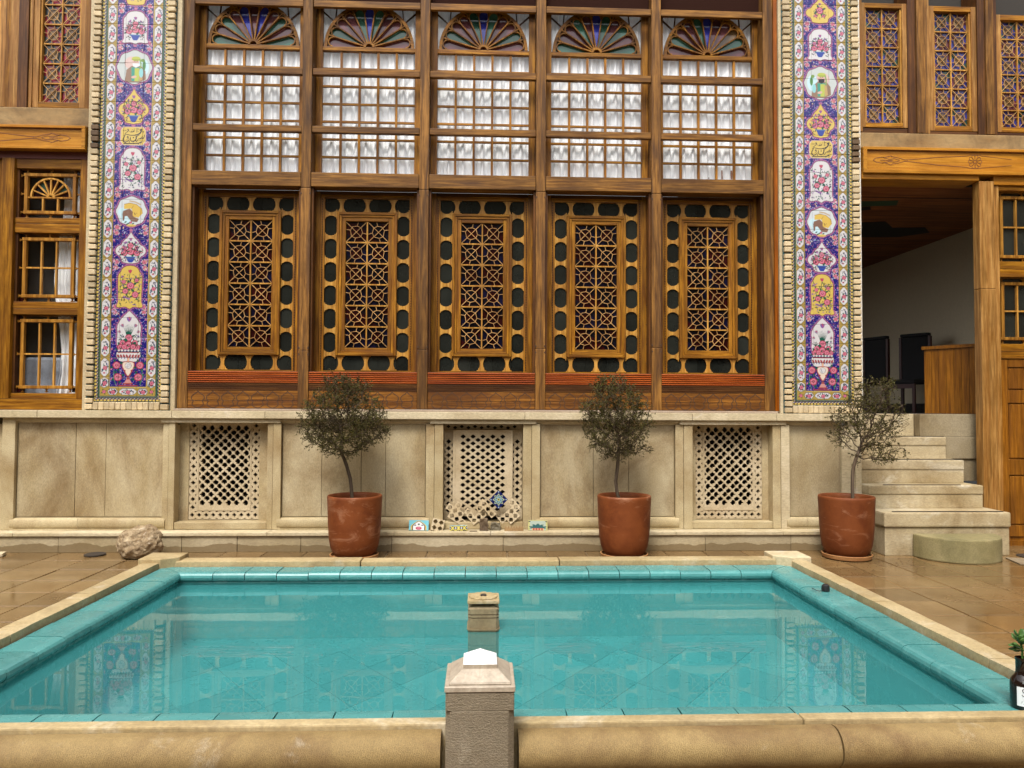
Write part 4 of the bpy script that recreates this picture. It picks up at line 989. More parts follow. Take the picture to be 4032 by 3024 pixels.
def bouquet(p, r_, v0, v1, bg):
    h = v1-v0; c = v0
    for u, v, r in ((0,0.40,0.042),(-0.065,0.34,0.034),(0.065,0.34,0.034),(0.0,0.60,0.032),(-0.062,0.52,0.023),(0.062,0.52,0.023)): rose(p, u, c+h*v, r)
    tulip(p, 0, c+h*0.76, 0.03); tulip(p, -0.05, c+h*0.66, 0.022, PURP, 0.5); tulip(p, 0.05, c+h*0.66, 0.022, PURP, -0.5)
    for u in (-1,1): sprig(p, r_, u*0.085, c+h*0.42, 26, 0.045, [GRN, PURP, INK, PINK]); sprig(p, r_, u*0.05, c+h*0.62, 16, 0.04, [GRN, PURP, INK])
    p.poly([(-0.05,c+h*0.20),(0.05,c+h*0.20),(0.03,c+h*0.06),(0.018,c+h*0.015),(-0.018,c+h*0.015),(-0.03,c+h*0.06)], (0.03,0.06,0.30))
    p.line([(-0.06,c+h*0.21),(0.06,c+h*0.21)], 0.005, (0.10,0.20,0.35))
    for u in (-0.07,0.07): sprig(p, r_, u, c+h*0.12, 8, 0.025, [GRN, INK, PINKD])
def floral(p, r_, v0, v1):
    h = v1-v0
    p.line([(0.0,v0+h*0.12),(-0.03,v0+h*0.32),(0.02,v0+h*0.52),(-0.01,v0+h*0.72),(0.0,v0+h*0.85)], 0.0028, GRN)
    p.line([(0.09,v0+h*0.18),(0.05,v0+h*0.35),(-0.06,v0+h*0.5),(-0.08,v0+h*0.68)], 0.002, GRN); p.line([(0.02,v0+h*0.5),(0.08,v0+h*0.62),(0.09,v0+h*0.72)], 0.002, GRN)
    for _ in range(120):
        u, v = r_.uniform(-0.112,0.112), v0+h*r_.uniform(0.06,0.8); p.ell(u, v, r_.uniform(0.008,0.015), r_.uniform(0.003,0.005), [GRN,INK,PURP,GRN][r_.integers(4)], r_.uniform(0,3.1))
    rose(p, 0.005, v0+h*0.53, 0.040); rose(p, 0.055, v0+h*0.32, 0.036); rose(p, -0.048, v0+h*0.40, 0.031); rose(p, -0.065, v0+h*0.62, 0.023); rose(p, 0.068, v0+h*0.66, 0.021)
    tulip(p, 0.0, v0+h*0.83, 0.034, PINK); tulip(p, -0.08, v0+h*0.72, 0.02)
    p.ell(-0.035, v0+h*0.24, 0.040, 0.009, PURP, 2.7); p.ell(-0.004, v0+h*0.235, 0.012, 0.009, MAUVE); p.ell(0.0, v0+h*0.60, 0.007, 0.007, INK); p.ell(0.0, v0+h*0.60, 0.004, 0.004, SKYB)
def lion(p, v0, v1):
    c = (v0+v1)/2
    p.poly([(-0.13,c-0.02),(0.0,c-0.06),(0.02,c-0.14),(-0.09,c-0.12)], SKYB); p.ell(-0.09,c-0.01,0.05,0.05,SKYB)
    LY=(0.62,0.42,0.08); LD=(0.30,0.19,0.05); BR=(0.20,0.11,0.075)
    p.line([(-0.02,c+0.11),(0.04,c+0.10),(0.09,c+0.075)], 0.007, (0.45,0.33,0.2))
    p.poly([(-0.075,c+0.075),(-0.02,c+0.09),(0.05,c+0.075),(0.105,c+0.03),(0.115,c-0.02),(0.07,c-0.07),(0.02,c-0.04),(0.0,c+0.03),(-0.08,c+0.025)], LY)
    p.line([(-0.075,c+0.075),(-0.02,c+0.09),(0.05,c+0.075),(0.105,c+0.03),(0.115,c-0.02)], 0.003, LD); p.line([(0.0,c+0.03),(0.02,c+0.06)], 0.003, LD)
    p.poly([(-0.085,c+0.005),(-0.02,c+0.03),(0.015,c-0.005),(0.03,c-0.06),(0.08,c-0.08),(0.06,c-0.115),(0.0,c-0.11),(-0.045,c-0.05),(-0.07,c-0.055),(-0.075,c-0.10),(-0.09,c-0.10),(-0.095,c-0.03)], BR)
    p.ell(0.045,c-0.03,0.034,0.032,LY); p.ell(0.038,c-0.03,0.008,0.010,LD); p.ell(0.055,c-0.02,0.004,0.004,INK); p.ell(0.030,c-0.018,0.004,0.004,INK)
    for u, v in ((-0.06,-0.115),(-0.02,-0.125),(0.02,-0.13),(-0.04,-0.135)): p.ell(u,c+v,0.014,0.007,GRN,0.5)
    rose(p, -0.005, c-0.12, 0.014, False); p.ell(0,c-0.15,0.05,0.012,YEL)
def figure(p, v0, v1, white_beard):
    c = (v0+v1)/2; s = 1 if not white_beard else -1
    SK=(0.62,0.40,0.32); RB=(0.05,0.28,0.20); LM=(0.42,0.47,0.08); BRN=(0.26,0.16,0.10)
    p.ell(0.03*s,c+0.045,0.075,0.07,(0.62,0.45,0.40)); p.ell(-0.09*s,c,0.06,0.09,SKYB)
    p.poly([(-0.10,c-0.15),(-0.085,c-0.03),(-0.03,c+0.015),(0.07,c+0.015),(0.115,c-0.04),(0.12,c-0.13),(0.05,c-0.165),(-0.04,c-0.165)], BRN)
    p.poly([(-0.03,c-0.15),(-0.035,c+0.0),(0.055,c+0.0),(0.05,c-0.15)], RB); p.poly([(0.0,c-0.15),(0.0,c-0.01),(0.05,c-0.01),(0.045,c-0.15)], LM)
    p.poly([(0.045,c-0.02),(0.07,c-0.02),(0.085,c-0.13),(0.05,c-0.15)], (0.45,0.31,0.12))
    p.ell(0.012,c+0.055,0.034,0.040,SK); p.poly([(-0.024,c+0.045),(0.048,c+0.045),(0.045,c+0.012),(0.012,c-0.005),(-0.018,c+0.012)], (0.70,0.70,0.68) if white_beard else (0.02,0.015,0.02))
    p.ell(0.014,c+0.092,0.047,0.026,LM); p.line([(-0.03,c+0.083),(0.055,c+0.083)],0.003,(0.14,0.2,0.04)); p.line([(0.055,c+0.085),(0.066,c+0.03),(0.062,c-0.02)],0.007,(0.22,0.33,0.09))
    for u in (0.0,0.026): p.ell(u,c+0.062,0.006,0.002,INK); p.line([(u-0.008,c+0.071),(u+0.008,c+0.071)],0.0016,INK)
    p.line([(0.013,c+0.062),(0.010,c+0.047)],0.0016,(0.4,0.2,0.15))
    p.ell(-0.005,c-0.105,0.028,0.014,SK,0.2); p.ell(-0.10*s,c+0.02,0.018,0.05,(0.10,0.25,0.08)); p.ell(-0.085*s,c+0.075,0.022,0.018,(0.17,0.28,0.06)); p.ell(-0.07*s,c-0.06,0.022,0.05,(0.25,0.55,0.55))
def plaque(p, v0, v1):
    h = v1-v0; c = (v0+v1)/2; w = 0.128
    oct_ = [(-w+0.028,v0),(w-0.028,v0),(w,v0+0.035),(w,v1-0.035),(w-0.028,v1),(-w+0.028,v1),(-w,v1-0.035),(-w,v0+0.035)]
    p.poly(grow(oct_,0.011), MAUVE); p.poly(grow(oct_,0.005), (0.62,0.55,0.5)); p.poly(oct_, YEL)
    # the inscription, strokes traced in the plaque's own frame (0..1 across, 0..1 down)
    def S(pts, w0, w1=None):
        q = [(-w*0.94+(x)*2*w*0.94, v1-h*(0.03+y*0.94)) for x,y in pts]; n = len(q); w1 = w0 if w1 is None else w1
        ws = [(w0+(w1-w0)*(1-abs(2*i/(max(1,n-1))-1))) for i in range(n)]; p.line(q, ws, INK)
    def D(x,y,r=0.0058): p.ell(-w*0.94+x*2*w*0.94, v1-h*(0.03+y*0.94), r, r, INK, 0.8)
    S([(.145,.345),(.20,.30),(.26,.24),(.30,.16),(.285,.09),(.25,.10),(.265,.17)],.0022,.0042); D(.085,.17); D(.175,.17)         # left letter with two dots
    S([(.34,.20),(.37,.27),(.42,.29),(.44,.20),(.45,.27),(.49,.25),(.51,.18),(.515,.25),(.55,.22),(.565,.05)],.0022,.0036); S([(.44,.12),(.50,.11)],.002)   # word of tall strokes
    S([(.66,.01),(.655,.27)],.0034,.0046)                                                                                        # upright stroke
    D(.73,.075); D(.725,.22,.004); S([(.86,.07),(.80,.09),(.80,.15),(.855,.16),(.86,.08),(.855,.20),(.80,.33),(.70,.41),(.55,.46),(.38,.46),(.22,.41),(.15,.38)],.0026,.0075)  # long sweeping stroke
    D(.94,.24,.0075); S([(.99,.42),(.985,.55),(.95,.63),(.86,.66),(.80,.66),(.88,.56),(.92,.52),(.93,.60)],.0026,.0042); S([(.80,.66),(.74,.66),(.70,.74),(.64,.85)],.0044,.0024); S([(.92,.37),(.95,.35)],.002)
    S([(.76,.45),(.71,.46),(.66,.54),(.63,.52),(.64,.64),(.60,.77),(.52,.84),(.43,.82),(.38,.72),(.39,.56)],.0028,.0062); D(.51,.60,.0072)   # bowl with dot
    S([(.29,.60),(.24,.60),(.25,.52),(.29,.54),(.29,.66),(.22,.72)],.0024,.0042)                                                   # small hooked letter
    S([(.08,.47),(.16,.44),(.11,.56),(.07,.68),(.08,.82),(.16,.88),(.25,.84),(.31,.76),(.33,.70)],.0026,.0062); D(.335,.86,.0068)
    S([(.12,.955),(.30,.965),(.52,.95),(.74,.93),(.87,.86)],.0062,.0052); D(.73,.985,.0052); D(.835,.975,.0052); D(.945,.81,.0048)
def hexrow(p, u, v, hu, hv, r_, vert=True):
    P = [(-hu,-hv*0.62),(-hu*0.2,-hv),(hu*0.2,-hv),(hu,-hv*0.62),(hu,hv*0.62),(hu*0.2,hv),(-hu*0.2,hv),(-hu,hv*0.62)] if vert else [(-hu*0.62,-hv),(hu*0.62,-hv),(hu,-hv*0.2),(hu,hv*0.2),(hu*0.62,hv),(-hu*0.62,hv),(-hu,hv*0.2),(-hu,-hv*0.2)]
    P = [(u+a,v+b) for a,b in P]; p.poly(grow(P,0.004), INK); p.poly(P, WHITE)
    s = 1 if vert else 0
    L = hv if vert else hu
    for k in (-1,1):
        a0 = (u+ (0.55*hu*k if vert else 0.45*L*k), v+(0.32*L*k if vert else 0.35*hv*k))
        p.ell(a0[0], a0[1], 0.006, 0.022 if vert else 0.010, (0.02,0.03,0.14), 0.35*k); p.ell(u+(0.12*hu*k if vert else 0.62*L*k), v+(0.62*L*k if vert else 0), 0.011, 0.009, (0.16,0.14,0.17) if k>0 else PINK)
    for _ in range(22): p.ell(u+r_.uniform(-0.72,0.72)*hu, v+r_.uniform(-0.75,0.75)*hv, 0.007, 0.003, [INK,GRN,(0.10,0.10,0.14)][r_.integers(3)], r_.uniform(0,3))
    rose(p, u+0.004, v-0.006, 0.023)
def paint_pilaster(side):
    r_ = np.random.default_rng(5+side); p = Paint(NAVY)
    F = 0.186
    # scroll border
    p.rect(-UH,-0.303,V0,V1,(0.10,0.085,0.05)); p.rect(0.303,UH,V0,V1,(0.10,0.085,0.05)); p.rect(-UH,UH,V0,V0+0.040,(0.10,0.085,0.05))
    def scroll(fn, L):
        t = 0.0; k = 0
        while t < L:
            p.ell(*fn(t,0.030), 0.013,0.011,YEL); p.ell(*fn(t+0.012,0.012),0.008,0.006,(0.55,0.52,0.42)); p.ell(*fn(t+0.02,0.024),0.009,0.006,INK); p.ell(*fn(t+0.008,0.006),0.007,0.006,INK); p.ell(*fn(t+0.027,0.018),0.005,0.005,PURP); p.ell(*fn(t+0.030,0.034),0.008,0.008,YEL if k%2 else INK)
            t += 0.036; k += 1
    scroll(lambda t,d:(-0.303-d,V0+t), V1-V0); scroll(lambda t,d:(0.303+d,V0+t), V1-V0); scroll(lambda t,d:(-0.34+t,V0+0.040-d), 0.69)
    p.rect(-0.303,0.303,V0+0.041,V1,GRN); p.rect(-0.291,0.291,V0+0.052,V1,(0.6,0.5,0.3)); p.rect(-0.288,0.288,V0+0.055,V1,INK)
    p.rect(-0.286,0.286,V0+0.057,V1,OCH); p.rect(-F-0.012,F+0.012,1.690,V1,INK); p.rect(-F-0.009,F+0.009,1.693,V1,(0.6,0.45,0.15)); p.rect(-F-0.003,F+0.003,1.697,V1,INK); p.rect(-F,F,1.70,V1,NAVY)
    for s in (-1,1):
        u = s*0.2425
        for k in range(-1, 22):
            v = 1.902+0.21*k
            if k == -1: hexrow(p, u, 1.742, 0.040, 0.050, r_); continue
            hexrow(p, u, v, 0.040, 0.095, r_)
            for e in (-1,1): p.line([(u-0.043,v+e*0.105-0.022),(u+0.043,v+e*0.105+0.022)],0.002,(0.30,0.17,0.03)); p.line([(u-0.043,v+e*0.105+0.022),(u+0.043,v+e*0.105-0.022)],0.002,(0.30,0.17,0.03))
        rose(p, s*0.245, 1.645, 0.02)
    for u, hu in ((-0.155,0.048),(0,0.088),(0.155,0.048)): hexrow(p, u, 1.647, hu, 0.033, r_, False)
    # field: dense small leaves and flowers
    A = 2*F*(V1-1.7); n = int(A*3600)
    us, vs = r_.uniform(-F,F,n), r_.uniform(1.705,V1,n); pal = [PURP,PURP,MAUVE,PALEB,(0.45,0.42,0.60),GRN,PINK,(0.30,0.2,0.5)]
    for u, v in zip(us, vs): p.ell(u, v, r_.uniform(0.003,0.0075), r_.uniform(0.002,0.004), pal[r_.integers(len(pal))], r_.uniform(0,3.14))
    for v in np.arange(1.78, V1, 0.105):
        for s in (-1,1): p.ell(s*(F-0.012), v, 0.010, 0.014, MAUVE, 0.5*s); p.ell(s*(F-0.014), v, 0.005, 0.008, PINKL, 0.5*s)
    gaps = [5.345,4.885,4.48,4.255,3.765,3.36,2.99,2.515,5.75]
    for g in gaps:
        for s in (-1,1):
            for dv, du, r in ((0.03,0.145,0.022),(-0.03,0.15,0.02)):
                p.ell(s*du, g+dv, r*1.5, r*1.35, (0.55,0.36,0.42)); rose(p, s*du, g+dv, r); 
            for q in range(7): p.ell(s*r_.uniform(0.05,0.17), g+r_.uniform(-0.06,0.06), 0.009, 0.005, [PALEB,WHITE,(0.62,0.4,0.2)][r_.integers(3)], r_.uniform(0,3))
        p.ell(0, g, 0.022, 0.014, MAUVE); p.ell(0, g, 0.012, 0.007, PINKL)
    # medallions from the top down
    medallion(p, trefoil(5.785,6.07), YEL); rose(p,0,5.93,0.042); rose(p,-0.045,5.87,0.02); rose(p,0.045,5.87,0.02); tulip(p,0,5.99,0.025); sprig(p,r_,0,5.90,26,0.08,[GRN,PURP,INK])
    medallion(p, arch(5.37,5.72), WHITE); bouquet(p, r_, 5.40, 5.70, WHITE)
    medallion(p, roundel(4.905,5.32), (0.50,0.54,0.51)); figure(p, 4.905, 5.32, side < 0)
    medallion(p, trefoil(4.50,4.87), YEL); bouquet(p, r_, 4.515, 4.86, YEL)
    plaque(p, 4.275, 4.465)
    medallion(p, arch(3.785,4.24), WHITE); floral(p, r_, 3.785, 4.24)
    medallion(p, roundel(3.38,3.742), (0.56,0.60,0.60)); lion(p, 3.38, 3.742)
    medallion(p, trefoil(3.005,3.33), WHITE); bouquet(p, r_, 3.01, 3.32, WHITE)
    medallion(p, arch(2.53,2.98), YEL); floral(p, r_, 2.53, 2.98)
    # the tall vase panel
    medallion(p, sm(mirror([(0.0,2.10),(0.11,2.12),(0.125,2.17),(0.115,2.24),(0.125,2.33),(0.105,2.38),(0.07,2.43),(0.0,2.50)]),1), WHITE)
    for a in np.linspace(-0.6,0.6,9): p.line([(0,2.20),(0.10*math.sin(a),2.20+0.16*math.cos(a))],[0.006,0.001],GRN)
    tulip(p,0,2.39,0.045,PURP); 
    for s in (-1,1): tulip(p,s*0.06,2.33,0.032,(0.25,0.2,0.28),-s*0.5); tulip(p,s*0.085,2.27,0.028,(0.3,0.25,0.3),-s*0.9); sprig(p,r_,s*0.08,2.22,10,0.03,[GRN,INK,PURP])
    for u,v,r in ((0,2.215,0.04),(-0.065,2.165,0.03),(0.065,2.165,0.03),(0,2.135,0.05),(-0.085,2.115,0.035),(0.085,2.115,0.035),(-0.045,2.12,0.03),(0.045,2.12,0.03)): rose(p,u,v,r)
    for u in np.linspace(-0.10,0.10,7): p.ell(u,2.082,0.012,0.010,WHITE); p.ell(u+0.014,2.078,0.007,0.005,GRN)
    RED=(0.30,0.05,0.055)
    p.poly([(-0.125,2.07),(0.125,2.07),(0.13,2.02),(0.10,1.965),(0.06,1.955),(-0.06,1.955),(-0.10,1.965),(-0.13,2.02)], INK)
    p.poly([(-0.12,2.062),(0.12,2.062),(0.125,2.02),(0.095,1.972),(0.06,1.962),(-0.06,1.962),(-0.095,1.972),(-0.125,2.02)], WHITE)
    for u in np.linspace(-0.105,0.105,8): p.ell(u,2.02,0.011,0.022,RED,0.4 if u<0 else -0.4); p.ell(u+0.006,2.0,0.006,0.007,(0.05,0.06,0.2))
    p.rect(-0.11,0.11,2.056,2.064,RED)
    p.poly(sm(mirror([(0.0,1.80),(0.018,1.81),(0.05,1.87),(0.072,1.92),(0.065,1.965),(0.0,1.97)]),1), RED); p.poly(sm(mirror([(0.0,1.815),(0.012,1.825),(0.042,1.88),(0.06,1.92),(0.054,1.957),(0.0,1.962)]),1), (0.70,0.58,0.46))
    p.ell(0,1.922,0.034,0.034,WHITE); p.ell(0,1.922,0.034,0.034,INK,0,0.14)
    for k in range(10): p.ell(r_.uniform(-0.02,0.02),1.922+r_.uniform(-0.02,0.02),0.006,0.002,(0.15,0.15,0.2),r_.uniform(0,3))
    p.ell(0,1.985,0.011,0.025,(0.5,0.18,0.10)); p.ell(0,1.985,0.006,0.016,(0.75,0.5,0.3))
    for u in (-0.035,0.035): p.ell(u,1.87,0.012,0.007,RED,0.8 if u>0 else -0.8)
    p.rect(-0.016,0.016,1.775,1.80,RED); p.poly([(-0.02,1.775),(0.02,1.775),(0.042,1.735),(-0.042,1.735)], (0.55,0.25,0.22)); p.rect(-0.05,0.05,1.722,1.737,RED); p.rect(-0.10,0.10,1.705,1.716,RED)
    for s in (-1,1): rose(p,s*0.12,1.925,0.042); rose(p,s*0.105,1.80,0.044); p.line([(s*0.125,1.72),(s*0.15,1.80),(s*0.145,1.88)],0.003,LGRN)
    # soften to pen-and-glaze edges
    a = p.a; a = (a+np.roll(a,1,0)+np.roll(a,1,1)+np.roll(np.roll(a,1,0),1,1))/4
    return a
def sample(a, U, V):
    i = np.clip(((U+UH)/RES).astype(int),0,W_-1); j = np.clip(((V-V0)/RES).astype(int),0,H_-1); return a[j,i]
brick_mes = []
for q in range(4):
    b = MB().box(-0.041,0.041,-0.03,0.02,-0.0275,0.0275); o = b.build('brick', MT['brick'], None, bevel=0.006, segs=1)
    for v in o.data.vertices: v.co += Vector((mnoise.noise(v.co*30+Vector((q,0,0)))*0.004, 0, mnoise.noise(v.co*30+Vector((0,q,5)))*0.004))
    me = o.data; bpy.data.objects.remove(o); brick_mes.append(me)
YT = 7.945
def pilaster(side):
    cx = 3.728*side
    t = empty('tile_pilaster', (cx, 8.0, 1.45))
    tag(t, ('left' if side<0 else 'right') + ' pilaster of painted blue floral tiles edged with bricks, ' + ('beside stacked casements' if side<0 else 'beside the open doorway'), 'pilaster', 'painted tile pilasters')
    img = paint_pilaster(side)
    cols = [-UH,-0.2885,-0.098,0.098,0.2885,UH]; rows = [V0,1.587]+[1.797+0.21*k for k in range(0,22)]
    gap = 0.0014; step = 0.0042
    for c0, c1 in zip(cols[:-1], cols[1:]):
        for z0, z1 in zip(rows[:-1], rows[1:]):
            if z0 > 6.1: continue
            nu = max(2,int((c1-c0)/step)); nv = max(2,int((z1-z0)/step))
            us = np.linspace(c0+gap,c1-gap,nu+1); vs = np.linspace(z0+gap,z1-gap,nv+1); U, V = np.meshgrid(us, vs)
            cu, cv = (c0+c1)/2, (z0+z1)/2
            n = (nu+1)*(nv+1); co = np.zeros((n,3),np.float32); co[:,0] = (U-cu).ravel(); co[:,2] = (V-cv).ravel()
            idx = np.arange(n).reshape(nv+1,nu+1)
            q = np.stack([idx[:-1,:-1],idx[:-1,1:],idx[1:,1:],idx[1:,:-1]],-1).reshape(-1,4)
            rim = np.concatenate([idx[0,:],idx[1:,-1],idx[-1,-2::-1],idx[-2:0,0][:] if False else idx[::-1,0][1:-1]])
            co2 = co[rim].copy(); co2[:,1] = 0.012; m = len(rim)
            side_q = np.stack([rim, np.arange(n,n+m), np.roll(np.arange(n,n+m),-1), np.roll(rim,-1)],-1)
            allco = np.concatenate([co,co2]); allq = np.concatenate([q,side_q])
            me = bpy.data.meshes.new('glazed_tile'); me.vertices.add(len(allco)); me.vertices.foreach_set('co', allco.ravel())
            me.loops.add(allq.size); me.loops.foreach_set('vertex_index', allq.ravel().astype(np.int32))
            me.polygons.add(len(allq)); me.polygons.foreach_set('loop_start', np.arange(0,allq.size,4,dtype=np.int32))
            me.update(calc_edges=True)
            ca = me.color_attributes.new('paint','FLOAT_COLOR','POINT')
            colr = np.ones((len(allco),4),np.float32); colr[:n,:3] = sample(img,U.ravel(),V.ravel()); colr[n:,:3] = (0.35,0.3,0.22)
            ca.data.foreach_set('color', colr.ravel()); me.materials.append(MT['paint'])
            o = link('glazed_tile', me, (cx+cu, YT+rng.normal(0,0.0006), cv), t)
            o.rotation_euler = (rng.normal(0,0.004), 0, rng.normal(0,0.004))
    MB().box(cx-UH-0.001,cx+UH+0.001,YT+0.010,8.25,V0-0.001,6.6).build('tile_bed', MT['white'], t)
    MB().box(cx-0.4315,cx-UH-0.0015,YT+0.004,8.25,1.451,6.6).build('brick_bed', MT['teal_mortar'], t)
    MB().box(cx+UH+0.0015,cx+0.4315,YT+0.004,8.25,1.451,6.6).build('brick_bed', MT['teal_mortar'], t)
    MB().box(cx-UH-0.001,cx+UH+0.001,YT+0.004,8.25,1.451,V0-0.0015).build('brick_bed', MT['teal_mortar'], t)
    k = 0
    for s in (-1,1):
        z = 1.487
        while z < 6.15:
            o = link('brick', brick_mes[k%4], (cx+s*(UH+0.043)+rng.normal(0,0.002), YT-0.006+rng.normal(0,0.004), z+rng.normal(0,0.002)), t)
            o.scale = (rng.uniform(0.94,1.0), 1, rng.uniform(0.90,1.04)); o.rotation_euler = (0, rng.normal(0,0.015), rng.normal(0,0.02))
            if s == side and 4.19 < z < 4.46: o.material_slots[0].link = 'OBJECT'; o.material_slots[0].material = MT['brick_dark']
            z += 0.0675; k += 1
    nb = 12
    for i in range(nb):
        o = link('brick', brick_mes[(i*3)%4], (cx-UH+0.03+i*(2*UH-0.06)/(nb-1), YT-0.006+rng.normal(0,0.003), 1.497), t); o.rotation_euler = (0, R_(90)+rng.normal(0,0.02), 0)
    # plaster margins
    a, c = (cx+0.4325, -3.243) if side<0 else (3.262, cx-0.4325)
    MB().box(a, c, YT+0.012, 8.25, 1.451, 6.6).build('plaster_margin', MT['plaster'], t, bevel=0.006)
    a, c = (cx-0.478, cx-0.4325) if side<0 else (cx+0.4325, cx+0.460)
    MB().box(a, c, YT+0.02, 8.35, 1.451, 6.6).build('plaster_margin', MT['plaster'] if side<0 else MT['white'], t, bevel=0.004)
    if side < 0:
        for i in range(6): pass
    return t
pilaster(-1); pilaster(1)

# ================================================================== SIDE WINGS
def lattice_full(parent, x0, x1, z0, z1, y, cols, rows, glassfn, wide=0.012):
    """stained lattice window leaf between given edges; each cell a lattice panel with its glass"""
    pw, ph = (x1-x0)/cols, (z1-z0)/rows
    for i in range(1, cols): MB().box(x0+pw*i-wide/2, x0+pw*i+wide/2, y-0.012, y+0.006, z0, z1).build('glazing_bar', MT['fret'], parent)
    for j in range(1, rows):
        for i in range(cols): MB().box(x0+pw*i+wide/2+0.0003, x0+pw*(i+1)-wide/2-0.0003, y-0.011, y+0.006, z0+ph*j-wide/2, z0+ph*j+wide/2).build('glazing_bar', MT['fret'], parent)
    for j in range(rows):
        for i in range(cols):
            o = link('lattice_panel', cell_me, (x0+pw*(i+0.5), y, z0+ph*(j+0.5)), parent); o.scale = ((-1 if i%2 else 1)*(pw-0.010)/CW, 1, (-1 if j%2 else 1)*(ph-0.010)/CH)
            g = link('stained_glass', glassfn(i, j), (x0+pw*(i+0.5), y+0.004, z0+ph*(j+0.5)), parent); g.scale = ((pw-0.010)/CW*(-1 if i%2 else 1), 1, (ph-0.010)/CH)
gl_left = [cell_glass('l_amber','l_grey','l_red'), cell_glass('l_amber','l_red','l_grey')]
gl_right = [cell_glass('l_amber','l_blue','l_maroon'), cell_glass('l_amber','l_blue','l_green'), cell_glass('l_amber','l_maroon','l_blue')]
def upper_leaf(parent, x0, x1, z0, z1, glassfn, fr=0.065, cols=2, rows=6, label=None):
    w = empty('stained_window', ((x0+x1)/2, 8.06, z0), parent)
    if label: w['label'] = label
    for a, c in ((x0-fr, x0-0.001), (x1+0.001, x1+fr)): MB().box(a, c, 8.03, 8.10, z0-fr, z1+fr).build('stile', MT['honey_v'], w, bevel=0.004)
    for a, c in ((z0-fr, z0-0.001), (z1+0.001, z1+fr)): MB().box(x0-0.0005, x1+0.0005, 8.032, 8.10, a, c).build('rail', MT['sash_h'], w, bevel=0.004)
    for a, c in ((x0, x0+0.018), (x1-0.018, x1)): MB().box(a, c, 8.045, 8.09, z0, z1).build('bead', MT['fret'], w)
    lattice_full(w, x0+0.0185, x1-0.0185, z0, z1, 8.075, cols, rows, glassfn)
    return w
